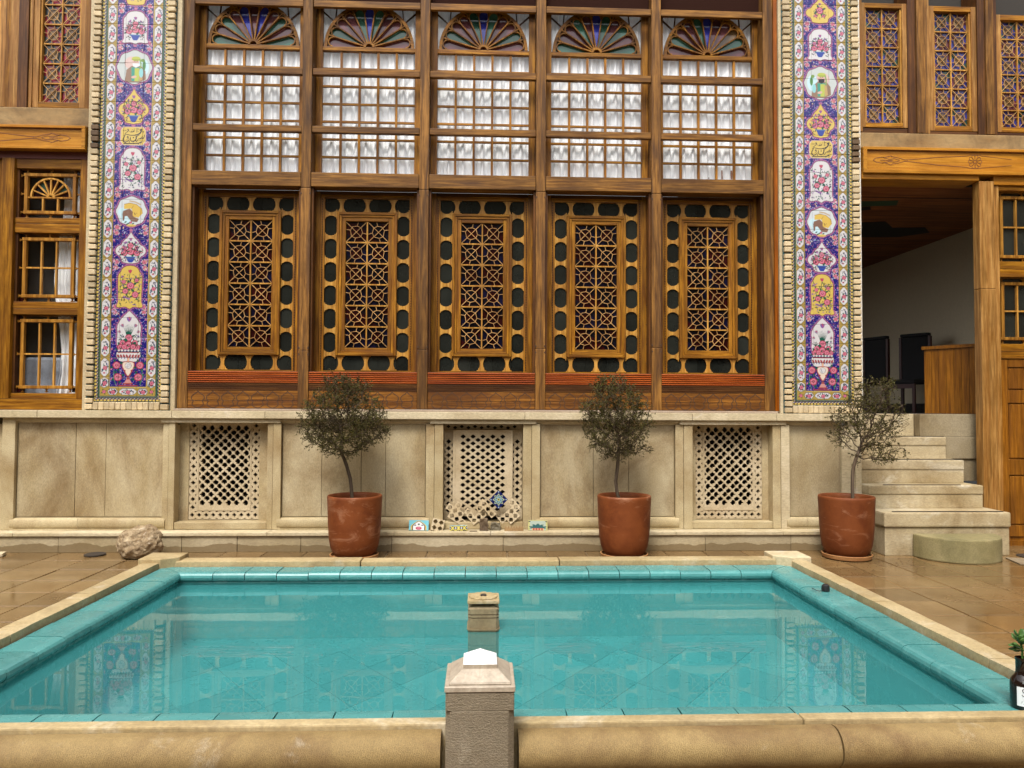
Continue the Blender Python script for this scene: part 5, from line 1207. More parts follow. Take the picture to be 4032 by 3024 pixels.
# scalloped small spacer used round the casements
MT['sash_l'] = wood('golden_sash_wood', (0.22,0.098,0.014), (0.46,0.25,0.052), 'z', 0.45, (0.12,0.05,0.01), 0.4, 0.12)
def spool(b, x, z, horiz, L=0.042, W=0.024, y0=8.075, y1=8.092):
    q = [(-0.5,1.0),(-0.34,1.0),(-0.28,0.5),(0,0.36),(0.28,0.5),(0.34,1.0),(0.5,1.0)]
    t = [(a*L, c*W/2*1.3) for a,c in q]; pts = t+[(a,-c) for a,c in reversed(t)]
    b.prism([(x+a,z+c) for a,c in pts] if horiz else [(x+c,z+a) for a,c in pts], y0, y1)
def casement(parent, x0, x1, z0, z1, glass, cols=3, rows=2, fan=False, label=None, corner='g_red'):
    """small sash with a narrow glazed border, as on the ground floor of the wings"""
    w = empty('casement_window', ((x0+x1)/2, 8.07, z0), parent)
    if label: w['label'] = label
    m = 0.080; a0, a1, b0, b1 = x0+m, x1-m, z0+m*0.9, z1-m*0.9
    for p, q in ((a0-0.036,a0),(a1,a1+0.036)): MB().box(p, q, 8.055, 8.098, b0-0.034, b1+0.034).build('sash_stile', MT['sash_l'], w, bevel=0.003, segs=1)
    for p, q in ((b0-0.034,b0-0.0004),(b1+0.0004,b1+0.034)): MB().box(a0-0.044, a1+0.044, 8.053, 8.098, p, q).build('sash_rail', MT['sash_l'], w, bevel=0.003, segs=1)
    yb = 8.094
    top = b1
    if fan:
        zc = b0+(b1-b0)*0.40; R = min((a1-a0)/2-0.005, b1-zc-0.01)
        cx = (a0+a1)/2
        b = MB(); b.prism(circ(cx,zc,R,0,180,25)+list(reversed(circ(cx,zc,R-0.018,0,180,25))), 8.062, 8.09)
        b.build('arch_ring', MT['fret'], w)
        for k in range(1,8): MB().bar((cx+0.02*math.cos(R_(k*22.5)),zc+0.02*math.sin(R_(k*22.5))),(cx+(R-0.01)*math.cos(R_(k*22.5)),zc+(R-0.01)*math.sin(R_(k*22.5))),0.014,8.066,8.088).build('fan_rib', MT['fret'], w)
        for k in range(8): MB().prism([(cx,zc),(cx+R*math.cos(R_(k*22.5)),zc+R*math.sin(R_(k*22.5))),(cx+R*math.cos(R_(k*22.5+22.5)),zc+R*math.sin(R_(k*22.5+22.5)))],8.0885,8.0915).build('petal_pane', MT[['g_red','l_green','g_navy','g_red'][k%4]], w)
        MB().box(a0,a1,8.06,8.095,zc-0.012,zc+0.004).build('sash_rail', MT['sash_l'], w); top = zc-0.012; rows = 1
    pw, ph = (a1-a0)/cols, (top-b0)/rows
    for i in range(1, cols): MB().box(a0+pw*i-0.008,a0+pw*i+0.008,8.062,8.093,b0,top).build('glazing_bar', MT['fret'], w)
    for j in range(1, rows): MB().box(a0,a1,8.064,8.092,b0+ph*j-0.008,b0+ph*j+0.008).build('glazing_bar', MT['fret'], w)
    for i in range(cols):
        for j in range(rows): MB().box(a0+pw*i+0.001,a0+pw*(i+1)-0.001,yb,yb+0.003,b0+ph*j+0.001,b0+ph*(j+1)-0.001).build('pane', MT[glass], w)
    if fan: MB().box(a0,a1,yb,yb+0.003,top+0.012,b1).build('pane', MT[glass], w)
    for p,q,r,s in ((x0,a0-0.037,z0,z1),(a1+0.037,x1,z0,z1),(a0-0.0365,a1+0.0365,z0,b0-0.035),(a0-0.0365,a1+0.0365,b1+0.035,z1)): MB().box(p,q,yb,yb+0.003,r,s).build('border_pane', MT[glass], w)
    for sx, xx in ((0,x0),(1,x1)):
        for zz in (z0,z1):
            cx_, cz_ = xx+(0.028 if not sx else -0.028), zz+(0.026 if zz==z0 else -0.026)
            MB().box(cx_-0.026,cx_+0.026,yb-0.003,yb-0.0005,cz_-0.024,cz_+0.024).build('corner_pane', MT[corner], w)
    for k in range(3 if x1-x0 > 0.5 else 2):
        xx = a0-0.013+(a1-a0+0.026)*k/(2 if x1-x0 > 0.5 else 1)
        for zz in ((z0+b0-0.034)/2, (z1+b1+0.034)/2): b = MB(); spool(b, xx, zz, False, abs(b0-0.034-z0)+0.001); b.build('spool_spacer', MT['sash_l'], w)
    for zz in (b0-0.013,(b0+b1)/2,b1+0.013):
        for xx in ((x0+a0-0.036)/2, (x1+a1+0.036)/2): b = MB(); spool(b, xx, zz, True, abs(a0-0.036-x0)+0.001); b.build('spool_spacer', MT['sash_l'], w)
    return w
def incise(b, pts, w=0.005, y0=7.9475, y1=7.9495):
    for p, q in zip(pts[:-1], pts[1:]): b.bar(p, q, w, y0, y1)
def tulip_carving(x, z, d):
    """incised bud with long tapering stem; d = +1 bud points to +x"""
    b = MB(); S = lambda pts: incise(b, [(x+d*p, z+q) for p, q in pts])
    S([(0.30,0),(0.27,0.022),(0.20,0.034),(0.17,0.028),(0.10,0.052),(0.085,0.040),(0.02,0.03),(-0.06,0.008)]); S([(0.30,0),(0.27,-0.022),(0.20,-0.034),(0.17,-0.028),(0.10,-0.052),(0.085,-0.040),(0.02,-0.03),(-0.06,-0.008)])
    S([(0.20,0.034),(0.12,0.012),(0.06,0.02),(0.0,0.004)]); S([(0.20,-0.034),(0.12,-0.012),(0.06,-0.02),(0.0,-0.004)]); S([(0.22,0.0),(0.08,0.0)])
    S([(-0.06,0.008),(-0.10,0.010),(-0.25,0.024),(-0.45,0.045),(-0.75,0.062)]); S([(-0.06,-0.008),(-0.10,-0.010),(-0.25,-0.024),(-0.45,-0.045),(-0.75,-0.062)]); S([(-0.085,-0.01),(-0.085,0.01)])
    return b
# ---------- left wing
lw = empty('house_wing', (-5.2, 8.1, 1.45)); tag(lw, 'left timber house wing with red lattice window over stacked casements', 'house wing', 'side wings of the house')
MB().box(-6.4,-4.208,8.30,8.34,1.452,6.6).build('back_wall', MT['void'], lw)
upper_leaf(lw, -4.775, -4.345, 4.755, 6.05, lambda i,j: gl_left[(i+j)%2], 0.062, label='lattice window with crimson and amber glass above the carved lintel')
upper_leaf(lw, -5.62, -5.19, 4.755, 6.05, lambda i,j: gl_left[(i+j)%2], 0.062, label='lattice window with crimson glass cut by the left picture edge')
for a, c, m, y in ((-4.282,-4.21,'sash_v',8.015),(-4.875,-4.839,'honey_v',8.02),(-4.978,-4.877,'dark_v',8.0),(-5.07,-4.980,'honey_v',8.01),(-5.126,-5.072,'sash_v',8.02)): MB().box(a, c, y, 8.29, 4.672, 6.6).build('post', MT[m], lw, bevel=0.004)
MB().box(-6.4,-4.209,7.975,8.29,4.465,4.670).build('rough_beam', MT['beamrough'], lw, bevel=0.01)
cf = MB().box(-6.4,-4.222,7.95,8.2,4.212,4.463).build('carved_lintel', MT['honey'], lw)
for p,q,r,s in ((-6.4,-4.2175,4.436,4.464),(-6.4,-4.2175,4.2105,4.240)): MB().box(p,q,7.925,7.9495,r,s).build('lintel_frame', MT['honey'], lw, bevel=0.003, segs=1)
MB().box(-4.256,-4.2175,7.9255,7.9495,4.2405,4.4355).build('lintel_frame', MT['honey'], lw, bevel=0.003, segs=1)
for p,q,r,s in ((-6.4,-4.2565,4.428,4.4355),(-4.2640,-4.2565,4.2405,4.4275)): MB().box(p,q,7.944,7.9495,r,s).build('lintel_groove', MT['groove_red'], lw)
tulip_carving(-4.68,4.336,1).build('carved_tulip', MT['groove_red'], lw)
MB().box(-6.4,-4.212,8.02,8.2,4.135,4.2095).build('shadow_board', plain('oxblood_board', (0.09,0.018,0.010), 0.6), lw)  # dark red colour stands in for shade in the gap under the lintel
for a, c, y in ((-4.305,-4.208,8.02),(-5.115,-4.985,8.0)): MB().box(a, c, y, 8.28, 1.57, 4.133).build('post', MT['sash_v'], lw, bevel=0.004)
MB().box(-6.4,-4.209,8.0,8.28,1.452,1.568).build('bottom_rail', MT['sash_h'], lw, bevel=0.005)
for z0, z1 in ((3.44,3.50),(3.34,3.437),(2.53,2.60),(2.465,2.528),(4.03,4.132),(1.5695,1.628)): MB().box(-4.984,-4.306,8.03,8.28,z0,z1).build('transom', MT['sash_h'], lw, bevel=0.004)
casement(lw,-4.955,-4.325,3.51,4.025,'glass',3,1,True,'casement with a small glass fan, topmost of the three by the left pilaster')
casement(lw,-4.955,-4.325,2.61,3.33,'glass',3,2,False,'middle casement of the three by the left pilaster')
casement(lw,-4.955,-4.325,1.638,2.455,'glass',3,2,False,'lowest casement of the three by the left pilaster')
for p, q, r, s in ((-4.984,-4.957,1.63,4.03),(-4.323,-4.306,1.63,4.03)):
    MB().box(p,q,8.05,8.2,1.629,2.4645).build('casement_frame', MT['dark_v'], lw); MB().box(p,q,8.05,8.2,2.601,3.339).build('casement_frame', MT['dark_v'], lw); MB().box(p,q,8.05,8.2,3.501,4.0295).build('casement_frame', MT['dark_v'], lw)
for z in (2.46,3.34): pass
MB().box(-5.75,-5.125,8.06,8.2,1.57,4.13).build('casement_leaf', MT['sash_v'], lw)
# curtain and grey bench behind the left casements
b = MB(); nx, nz = 60, 10
for j in range(nz+1):
    z = 1.6+2.5*j/nz
    for i in range(nx+1):
        u = i/nx; b.v.append((-4.61+0.30*u+0.05*(1-u)*math.sin(j*0.9), 8.20+0.014*math.sin(u*26)+0.006*math.sin(u*57+j*0.4), z))
for j in range(nz):
    for i in range(nx): p_ = j*(nx+1)+i; b.f.append((p_,p_+1,p_+nx+2,p_+nx+1)); b.m.append(0)
tag(b.build('curtain', MT['cloth'], None, smooth=True), 'white curtain drawn aside behind the three left casements', 'curtain')
b = MB().box(-4.95,-4.55,8.205,8.29,1.60,2.02); tag(b.build('cushion', plain('grey_blue_upholstery', (0.22,0.24,0.28), 0.85, 0,0,0,0.2), None, bevel=0.03), 'grey cushion seen through the lowest left casement', 'cushion')

# ---------- right wing with the open doorway
rw = empty('house_wing', (5.2, 8.1, 1.45)); tag(rw, 'right timber house wing with open doorway below blue lattice windows', 'house wing', 'side wings of the house')
gr = lambda i,j: gl_right[(i+2*j)%3]
upper_leaf(rw, 4.285, 4.712, 4.72, 6.03, gr, 0.055, label='blue and maroon lattice window beside the right pilaster')
upper_leaf(rw, 5.08, 5.512, 4.70, 6.01, gr, 0.06, label='blue and maroon lattice window, second from the right pilaster')
upper_leaf(rw, 5.855, 6.29, 4.70, 5.93, gr, 0.06, label='lattice window cut by the right picture edge')
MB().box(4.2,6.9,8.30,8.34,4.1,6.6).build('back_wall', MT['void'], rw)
for a, c, m, y in ((4.197,4.229,'honey_v',7.99),(4.768,4.86,'dark_v',8.02),(4.862,4.925,'post',8.0),(4.927,4.988,'post',8.01),(4.99,5.018,'honey_v',8.02),(5.574,5.66,'dark_v',8.015),(5.662,5.75,'post',8.0),(5.752,5.793,'dark_v',8.01)):
    MB().box(a, c, y, 8.29, 4.60, 6.6).build('post', MT[m], rw, bevel=0.004)
for p, q in ((4.230,4.767),(5.019,5.573),(5.794,6.4)):
    MB().box(p,q,8.035,8.28,4.585,4.655 if p<4.5 else 4.635).build('window_sill', MT['dark_h'], rw, bevel=0.004)
MB().box(4.192,6.9,7.975,8.29,4.41,4.584).build('rough_beam', MT['beamrough'], rw, bevel=0.01)
MB().box(4.206,6.9,7.95,8.2,4.118,4.408).build('carved_lintel', MT['honey'], rw)
for p,q,r,s in ((4.20,6.9,4.376,4.4085),(4.20,6.9,4.117,4.155)): MB().box(p,q,7.925,7.9495,r,s).build('lintel_frame', MT['honey'], rw, bevel=0.003, segs=1)
MB().box(4.20,4.243,7.9255,7.9495,4.1555,4.3755).build('lintel_frame', MT['honey'], rw, bevel=0.003, segs=1)
for p,q,r,s in ((4.2435,6.9,4.368,4.3755),(4.2435,4.251,4.1555,4.3675)): MB().box(p,q,7.944,7.9495,r,s).build('lintel_groove', MT['groove_red'], rw)
tulip_carving(4.62,4.266,-1).build('carved_tulip', MT['groove_red'], rw)
b = MB()
for k in range(10):
    a = R_(36*k); cx_, cz_ = 5.48, 4.266
    P = [(0.02,-0.007),(0.05,-0.017),(0.072,-0.014),(0.078,0),(0.072,0.014),(0.05,0.017),(0.02,0.007)]
    P = [(cx_+p*math.cos(a)-q*math.sin(a), cz_+p*math.sin(a)+q*math.cos(a)) for p,q in P]; incise(b, P, 0.004)
incise(b, circ(cx_,cz_,0.018,0,360,12)+[(cx_+0.018,cz_)], 0.004); b.build('carved_rosette', MT['groove_red'], rw)
b = MB(); incise(b, [(5.37,4.328),(5.41,4.333),(5.415,4.342),(5.545,4.342),(5.55,4.333),(5.59,4.33),(5.9,4.30)], 0.004); incise(b, [(5.37,4.204),(5.41,4.199),(5.415,4.190),(5.545,4.190),(5.55,4.199),(5.59,4.202),(5.9,4.232)], 0.004); b.build('carved_scroll', MT['groove_red'], rw)
MB().box(4.198,5.533,7.96,8.25,4.058,4.116).build('door_head', MT['honey'], rw, bevel=0.004)
MB().box(5.706,6.9,7.97,8.25,4.02,4.116).build('transom', MT['honey'], rw, bevel=0.004)
MB().box(5.535,5.705,7.965,8.085,2.85,4.057).build('door_post', MT['honey_v'], rw, bevel=0.008)
MB().box(5.535,5.705,7.962,8.085,0.30,2.848).build('door_post', MT['honey_v'], rw, bevel=0.008)
# casements and panelled door at the right edge
MB().box(5.706,5.775,7.99,8.2,0.05,4.018).build('post', MT['honey_v'], rw, bevel=0.004)
for z0, z1 in ((3.08,3.165),(2.99,3.078),(3.965,4.018),(2.155,2.238),(2.075,2.153)): MB().box(5.776,6.6,8.0,8.2,z0,z1).build('transom', MT['sash_h'], rw, bevel=0.004)
casement(rw,5.79,6.42,3.175,3.955,'pane_dark',3,2,False,'upper dark casement right of the doorway post','g_navy')
casement(rw,5.79,6.42,2.248,2.980,'pane_dark',3,2,False,'lower dark casement right of the doorway post','g_navy')
dr = empty('panelled_door', (6.1, 8.05, 0.05), rw)
MB().box(5.776,6.6,8.03,8.09,0.05,2.07).build('door_board', MT['door'], dr)
for z0, z1 in ((0.10,0.22),(0.78,0.95),(1.58,1.72),(1.98,2.068)): MB().box(5.86,6.5,8.012,8.0295,z0,z1).build('door_rail', MT['door'], dr, bevel=0.003, segs=1)
MB().box(5.777,5.859,8.012,8.0295,0.06,2.068).build('door_stile', MT['door'], dr, bevel=0.003, segs=1)
for z0, z1 in ((0.235,0.765),(0.965,1.565),(1.735,1.965)):
    MB().box(5.875,6.05,8.016,8.0297,z0,z1).build('raised_panel', MT['door'], dr, bevel=0.011, segs=1)
MB().box(5.776,6.6,8.0,8.1,0.0,0.055).build('door_threshold', MT['door'], rw)

# ---------- the dim room behind the doorway
room = plain('room_cream_paint', (0.74,0.63,0.44), 0.85, 0,0,0,0.08)
RX0, RX1, RY0, RY1, RZ0, RZ1 = 2.6, 7.05, 8.36, 13.6, 1.452, 4.12
rf = MB().box(RX0,RX1,8.455,RY1,1.38,RZ0).build('room_floor', plain('dark_patterned_carpet', (0.035,0.022,0.018), 0.9,0,0,0,0.6)); tag(rf, kind='structure')
w_ = MB().box(RX0,RX1,RY1,RY1+0.1,RZ0,RZ1).build('room_wall_back', room); tag(w_, kind='structure')
w_ = MB().box(RX1,RX1+0.1,RY0,RY1,RZ0,RZ1).build('room_wall_right', room); tag(w_, kind='structure')
b = MB().box(RX0,4.19,8.345,8.36,RZ0,RZ1); b.box(5.76,RX1,8.345,8.36,RZ0,RZ1); w_ = b.build('room_wall_front', room); tag(w_, kind='structure')  # no left wall: that unseen side stays open so skylight fills the room
cl = MB().box(RX0-0.1,RX1+0.1,8.26,RY1+0.1,RZ1,RZ1+0.1).build('room_ceiling', wood('stained_ceiling_boards', (0.30,0.115,0.04),(0.40,0.17,0.06),'x',0.6,(0.06,0.02,0.01),0.4,0)); tag(cl, kind='structure')
# painted ceiling motifs (flat boards fixed to the ceiling)
def flat(pts, m, z, nm, par):
    vs = [(x,y,z) for x,y in pts]; n = len(vs); b = MB(); b.prismz(pts, z-0.003, z); return b.build(nm, m, par)
mo = plain('motif_black_paint', (0.012,0.010,0.009), 0.7); mg = plain('motif_green_paint', (0.03,0.075,0.035), 0.6); mr_ = plain('motif_red_paint', (0.12,0.02,0.012), 0.6)
flat([(4.9,10.2),(5.6,10.0),(5.9,10.35),(6.35,10.3),(6.6,10.6),(6.3,10.9),(5.7,10.95),(5.4,11.3),(4.9,11.2)], mo, RZ1-0.001, 'painted_motif', cl)
flat([(4.75,9.05),(5.2,8.98),(5.3,9.2),(4.8,9.3)], mg, RZ1-0.001, 'painted_motif', cl)
flat([(4.82,9.35),(5.0,9.28),(5.08,9.42),(4.9,9.5)], mo, RZ1-0.001, 'painted_motif', cl)
flat([(4.62,9.22),(4.76,9.18),(4.8,9.32),(4.66,9.36)], mr_, RZ1-0.001, 'painted_motif', cl)
b = MB(); b.box(3.0,6.4,8.85,8.872,RZ1-0.004,RZ1-0.001); b.build('painted_line', mo, cl)
# oval ceiling lamp (off)
b = MB(); b.lathe([(0.0,3.90),(0.16,3.905),(0.27,3.94),(0.34,4.0),(0.355,4.05),(0.33,4.09),(0.2,4.117),(0,4.117)], (5.25,10.75), 40)
tag(b.build('ceiling_lamp', plain('frosted_lamp_glass', (0.55,0.50,0.40), 0.3), None, smooth=True), 'unlit round frosted lamp on the dim room ceiling', 'lamp')
# security camera
sc_ = empty('security_camera', (5.93, 11.9, 3.9)); tag(sc_, 'small white camera high on the wall of the dim room', 'camera')
MB().box(5.88,6.02,11.8,11.92,3.80,3.92).build('housing', plain('camera_grey', (0.30,0.28,0.25), 0.5), sc_, bevel=0.02)
MB().lathe([(0,3.72),(0.035,3.73),(0.05,3.77),(0.05,3.81)], (5.95,11.83), 16).build('dome', MT['black'], sc_, smooth=True)
MB().box(5.93,5.97,11.92,13.59,3.86,3.89).build('bracket', plain('camera_bracket', (0.3,0.28,0.25), 0.5), sc_)
# moulded outlines on the walls
mld = plain('dark_moulding_paint', (0.045,0.018,0.014), 0.6)
def outline(pts, par, y):
    b = MB()
    for p, q in zip(pts, pts[1:]+pts[:1]): b.bar(p, q, 0.055, y-0.012, y-0.001)
    return b.build('wall_moulding', mld, par)
wb_ = bpy.data.objects['room_wall_back']
outline([(6.35,1.95),(6.35,2.5),(6.5,2.6),(6.35,2.7),(6.35,3.1),(6.45,3.1),(6.45,3.2),(6.9,3.2),(6.9,1.95)], wb_, RY1)
outline([(4.9,1.95),(4.9,3.1),(5.75,3.1),(5.75,2.95),(5.85,2.95),(5.85,2.65),(5.72,2.55),(5.85,2.45),(5.85,1.95)], wb_, RY1)
MB().box(6.02,6.22,RY1-0.05,RY1-0.001,1.46,4.1).build('wall_pilaster', plain('room_shade_paint', (0.36,0.30,0.21), 0.85), wb_)  # darkened copy of the room cream, shade put into the colour
tb = MB().box(RX1-0.02,RX1-0.001,9.0,RY1-0.06,1.453,1.60).build('tile_skirting', plain('dark_tile_skirting', (0.05,0.05,0.05), 0.3,0,0,0,0.9), bpy.data.objects['room_wall_right'])
sk = empty('wall_socket', (6.9, 10.0, 1.75)); 
bpy.data.objects.remove(sk)
s_ = MB().box(RX1-0.016,RX1-0.001,10.05,10.28,1.72,1.86).build('wall_socket', MT['black'], None, bevel=0.004); tag(s_, 'black wall socket plate low on the pale room wall', 'socket')
# wooden half partition inside the doorway
pt_ = empty('wood_partition', (5.45, 8.6, 1.452)); tag(pt_, 'orange brown plank partition just inside the doorway', 'partition')
for k in range(7):
    t0, t1 = k/7, (k+1)/7; x0_, y0_ = 5.50+0.33*t0, 8.98-0.50*t0; x1_, y1_ = 5.50+0.33*t1, 8.98-0.50*t1
    MB().prismz([(x0_+0.002,y0_-0.002),(x1_,y1_),(x1_+0.03,y1_+0.024),(x0_+0.032,y0_+0.022)], 1.454, 2.245).build('plank', MT['door'], pt_)
MB().prismz([(5.475,8.99),(5.845,8.43),(5.89,8.465),(5.52,9.03)], 2.246, 2.285).build('cap_rail', MT['door'], pt_)
# two high backed chairs
def chair(x, y, rz, label):
    t = empty('dining_chair', (x, y, 1.452)); tag(t, label, 'chair', 'dark chairs in the dim room')
    dk = MT['chair_dark']; rd = MT['chair_red']
    def P(nm, bx, m, bev=0.006):
        b = MB().box(*bx); o = b.build(nm, m, None, bevel=bev); o.location = Vector(o.location); o.parent = t; return o
    P('seat', (-0.22,0.22,-0.22,0.22,0.43,0.50), dk, 0.02)
    o = P('backrest', (-0.20,0.20,0.19,0.25,0.50,1.16), dk, 0.02)
    P('top_rail', (-0.22,0.22,0.18,0.26,1.161,1.21), dk, 0.015)
    for sx in (-1,1):
        P('leg', (sx*0.20-0.02,sx*0.20+0.02,-0.21,-0.17,0,0.429), rd, 0.004); P('leg', (sx*0.20-0.02,sx*0.20+0.02,0.19,0.23,0,0.429), rd, 0.004)
        P('back_post', (sx*0.222-0.02,sx*0.222+0.02,0.19,0.24,0.501,1.16), rd, 0.004)
    P('front_apron', (-0.18,0.18,-0.21,-0.19,0.36,0.428), rd, 0.003)
    t.rotation_euler = (0,0,rz); return t
MT['chair_dark'] = plain('black_chair_cloth', (0.010,0.009,0.010), 0.8); MT['chair_red'] = plain('dark_red_chair_wood', (0.06,0.014,0.010), 0.45)
chair(6.42, 10.9, R_(-60), 'dark high backed chair nearer the pale right room wall')
chair(6.10, 11.5, R_(-70), 'dark high backed chair farther left in the dim room')

# ---------- stone steps
st = empty('stone_steps', (4.8, 7.9, 0)); tag(st, 'worn cream stone steps climbing to the open doorway', 'steps')
MB().box(4.14,5.455,7.47,8.34,0.0,0.292).build('step_base', MT['step'], st, bevel=0.008)
MB().box(4.125,5.462,7.45,8.34,0.2935,0.445).build('tread_slab', MT['step'], st, bevel=0.018)
for k, (x1_, y_, z0_, z1_) in enumerate(((5.385,7.76,0.446,0.690),(5.325,7.98,0.691,0.945),(5.255,8.18,0.946,1.194))):
    zc = z0_+0.145
    MB().box(4.131,x1_,y_+0.008,8.34,z0_,zc).build('step_base', MT['step'], st, bevel=0.006)
    MB().box(4.131,x1_+0.004,y_,8.34,zc+0.001,z1_).build('tread_slab', MT['step'], st, bevel=0.014)
    MB().box(4.30,x1_-0.02 if k else 5.15,y_+0.012,y_+0.03,z1_+0.0005,z1_+0.008).build('anti_slip_strip', MT['iron'], st)
MB().box(4.23,5.40,7.475,7.50,0.4455,0.453).build('anti_slip_strip', MT['iron'], st)
MB().box(4.20,4.98,8.345,8.45,1.1945,1.451).build('threshold_block', MT['step'], st, bevel=0.006)
for z0_, z1_, m in ((0.691,0.944,'greystep'),(0.945,1.195,'greystep')):
    MB().box(5.262 if z0_>0.9 else 5.33,5.70,8.20+0.02*(z0_<0.9),8.44,z0_,z1_).build('side_block', MT[m], st, bevel=0.006)
MB().box(4.985,5.70,8.235,8.452,1.1965,1.4505).build('threshold_block', MT['greystep'], st, bevel=0.006)
b = MB(); q = [(4.93,1.335),(4.87,1.375),(4.80,1.355),(4.74,1.365),(4.66,1.36),(4.55,1.40),(4.40,1.405),(4.32,1.38)]
for s in (1,-1): incise(b, [(x, 1.335+s*(z-1.335)) for x, z in q], 0.006, 8.3425, 8.3449)
incise(b, [(4.90,1.335),(4.86,1.35),(4.82,1.335),(4.86,1.32),(4.90,1.335)], 0.005, 8.3425, 8.3449); b.build('carved_bud', MT['greystep'], st)
hr = MB(); n = 40; pts = [(4.84+0.425*math.cos(R_(180+180*i/n)), 7.445+0.42*math.sin(R_(180+180*i/n))) for i in range(n+1)]
hr.prismz(pts, 0.0, 0.233); tag(hr.build('half_round_step', MT['moss'], None, bevel=0.014), 'mossy half round stone block before the bottom step', 'stone block')

# ================================================================== POTS, SHRUBS
def pot(x, y, label, rot):
    b = MB()
    pr = [(0.0,0.03),(0.168,0.03),(0.188,0.038),(0.216,0.075),(0.236,0.13),(0.249,0.21),(0.257,0.32),(0.262,0.44),(0.266,0.54),(0.269,0.595),(0.269,0.614),(0.263,0.625),(0.252,0.626),(0.242,0.614),(0.237,0.59),(0.232,0.50),(0.225,0.40)]
    b.lathe(pr, (x,y), 64)
    o = b.build('terracotta_pot', MT['terra'], None, smooth=True); o.rotation_euler = (0,0,rot); tag(o, label, 'pot', 'terracotta pots'); return o
def saucer(x, y, label):
    b = MB(); b.lathe([(0,0.002),(0.215,0.002),(0.232,0.012),(0.240,0.046),(0.234,0.050),(0.226,0.046),(0.218,0.020),(0,0.018)], (x,y), 56)
    tag(b.build('pot_saucer', MT['saucer'], None, smooth='auto'), label, 'saucer', 'clay saucers')
def grow_tree(seed, base, trunk, ellipsoids, natt=650, step=0.028, infl=0.30, kill=0.045):
    g = np.random.default_rng(seed); A = []
    for (c, r, n) in ellipsoids:
        k = 0
        while k < n:
            q = g.uniform(-1,1,3); d = np.linalg.norm(q)
            if d < 1 and d > 0.15: A.append(np.array(c)+q*np.array(r)); k += 1
    A = np.array(A); P = [np.array(p, float) for p in trunk]; par = [-1]+list(range(len(P)-1)); alive = np.ones(len(A), bool)
    for it in range(140):
        if not alive.any(): break
        N = np.array(P); idx = np.where(alive)[0]
        d = np.linalg.norm(A[idx,None,:]-N[None,:,:], axis=2); nn = d.argmin(1); dm = d[np.arange(len(idx)),nn]
        grown = False; tgt = {}
        for a, n_, dd in zip(idx, nn, dm):
            if n_ < len(trunk)-3: continue
            if dd < infl+ (0.4 if it < 6 else 0): tgt.setdefault(n_, []).append(A[a])
        for n_, L in tgt.items():
            v = sum(((q-P[n_])/np.linalg.norm(q-P[n_]) for q in L)); v = v/ (np.linalg.norm(v)+1e-9) + g.normal(0,0.28,3); v /= np.linalg.norm(v)
            P.append(P[n_]+v*step); par.append(n_); grown = True
        N = np.array(P); d = np.linalg.norm(A[:,None,:]-N[None,-max(1,len(tgt)):,:], axis=2).min(1); alive &= d > kill
        if not grown: break
    return np.array(P), np.array(par)
def shrub(seed, trunk, ells, label, leafn, leafcol='leaf', leaf=0.013, tr=0.016):
    P, par = grow_tree(seed, None, trunk, ells); n = len(P); g = np.random.default_rng(seed+50)
    w = np.zeros(n); ch = [[] for _ in range(n)]
    for i in range(1,n): ch[par[i]].append(i)
    for i in range(n-1,-1,-1): w[i] = 1 if not ch[i] else sum(w[c]**1.0 for c in ch[i])
    rad = np.clip(0.0013+tr*(w/w[0])**0.5, 0.0013, tr+0.002); nt_ = len(trunk)
    t = empty('potted_shrub', tuple(trunk[0])); tag(t, label, 'shrub', 'potted shrubs')
    b = MB(); b.tube([tuple(p) for p in P[:nt_]], [float(r) for r in rad[:nt_]], 9); b.build('trunk', MT['bark'], t, smooth=True)
    b = MB()
    for i in range(nt_, n):
        b.tube([tuple(P[par[i]]), tuple(P[i])], [float(rad[par[i]] if par[i]>=nt_ else min(rad[par[i]],rad[i]*1.4)), float(rad[i])], 4, cap=False)
    tw = np.where((w < w.max()*0.06))[0]; tw = tw[tw >= nt_]
    ntw = leafn//9; src = g.choice(tw, ntw); TW = []
    for i in src:                                        # short side twigs that carry the leaves
        d = P[i]-P[par[i]]; d /= np.linalg.norm(d)+1e-9; u = d*0.7+g.normal(0,0.75,3); u[2] += 0.12; u /= np.linalg.norm(u); L = g.uniform(0.03,0.085)
        m_ = P[i]+u*L*0.5+g.normal(0,0.004,3); e_ = P[i]+u*L+g.normal(0,0.006,3); TW.append((P[i],m_,e_))
        b.tube([tuple(P[i]),tuple(m_),tuple(e_)], [0.0013,0.0010,0.0006], 3, cap=False)
    b.build('branches', MT['bark'], t, smooth=True)
    vs = np.zeros((leafn*4,3)); fs = []
    for k in range(leafn):
        A_, M_, E_ = TW[k % ntw]; q = g.uniform(0.15,1.05); o = (A_+(M_-A_)*q*2 if q < 0.5 else M_+(E_-M_)*(q-0.5)*2)
        d = E_-A_; d /= np.linalg.norm(d)+1e-9; u = d*0.75+g.normal(0,0.6,3); u /= np.linalg.norm(u)
        s_ = np.cross(u, g.normal(0,1,3)); s_ /= np.linalg.norm(s_)+1e-9; nrm = np.cross(u,s_)
        L = leaf*g.uniform(0.55,1.3); W = L*g.uniform(0.36,0.55)
        vs[4*k] = o; vs[4*k+1] = o+u*L*0.55+s_*W*0.5+nrm*W*0.12; vs[4*k+2] = o+u*L; vs[4*k+3] = o+u*L*0.55-s_*W*0.5+nrm*W*0.12
        fs += [(4*k,4*k+1,4*k+2),(4*k,4*k+2,4*k+3)]
    b = MB(); b.v = [tuple(v) for v in vs]; b.f = fs; b.m = [0]*len(fs)
    c_ = b.build('crown', MT[leafcol], t); c_['kind'] = 'stuff'
    return t
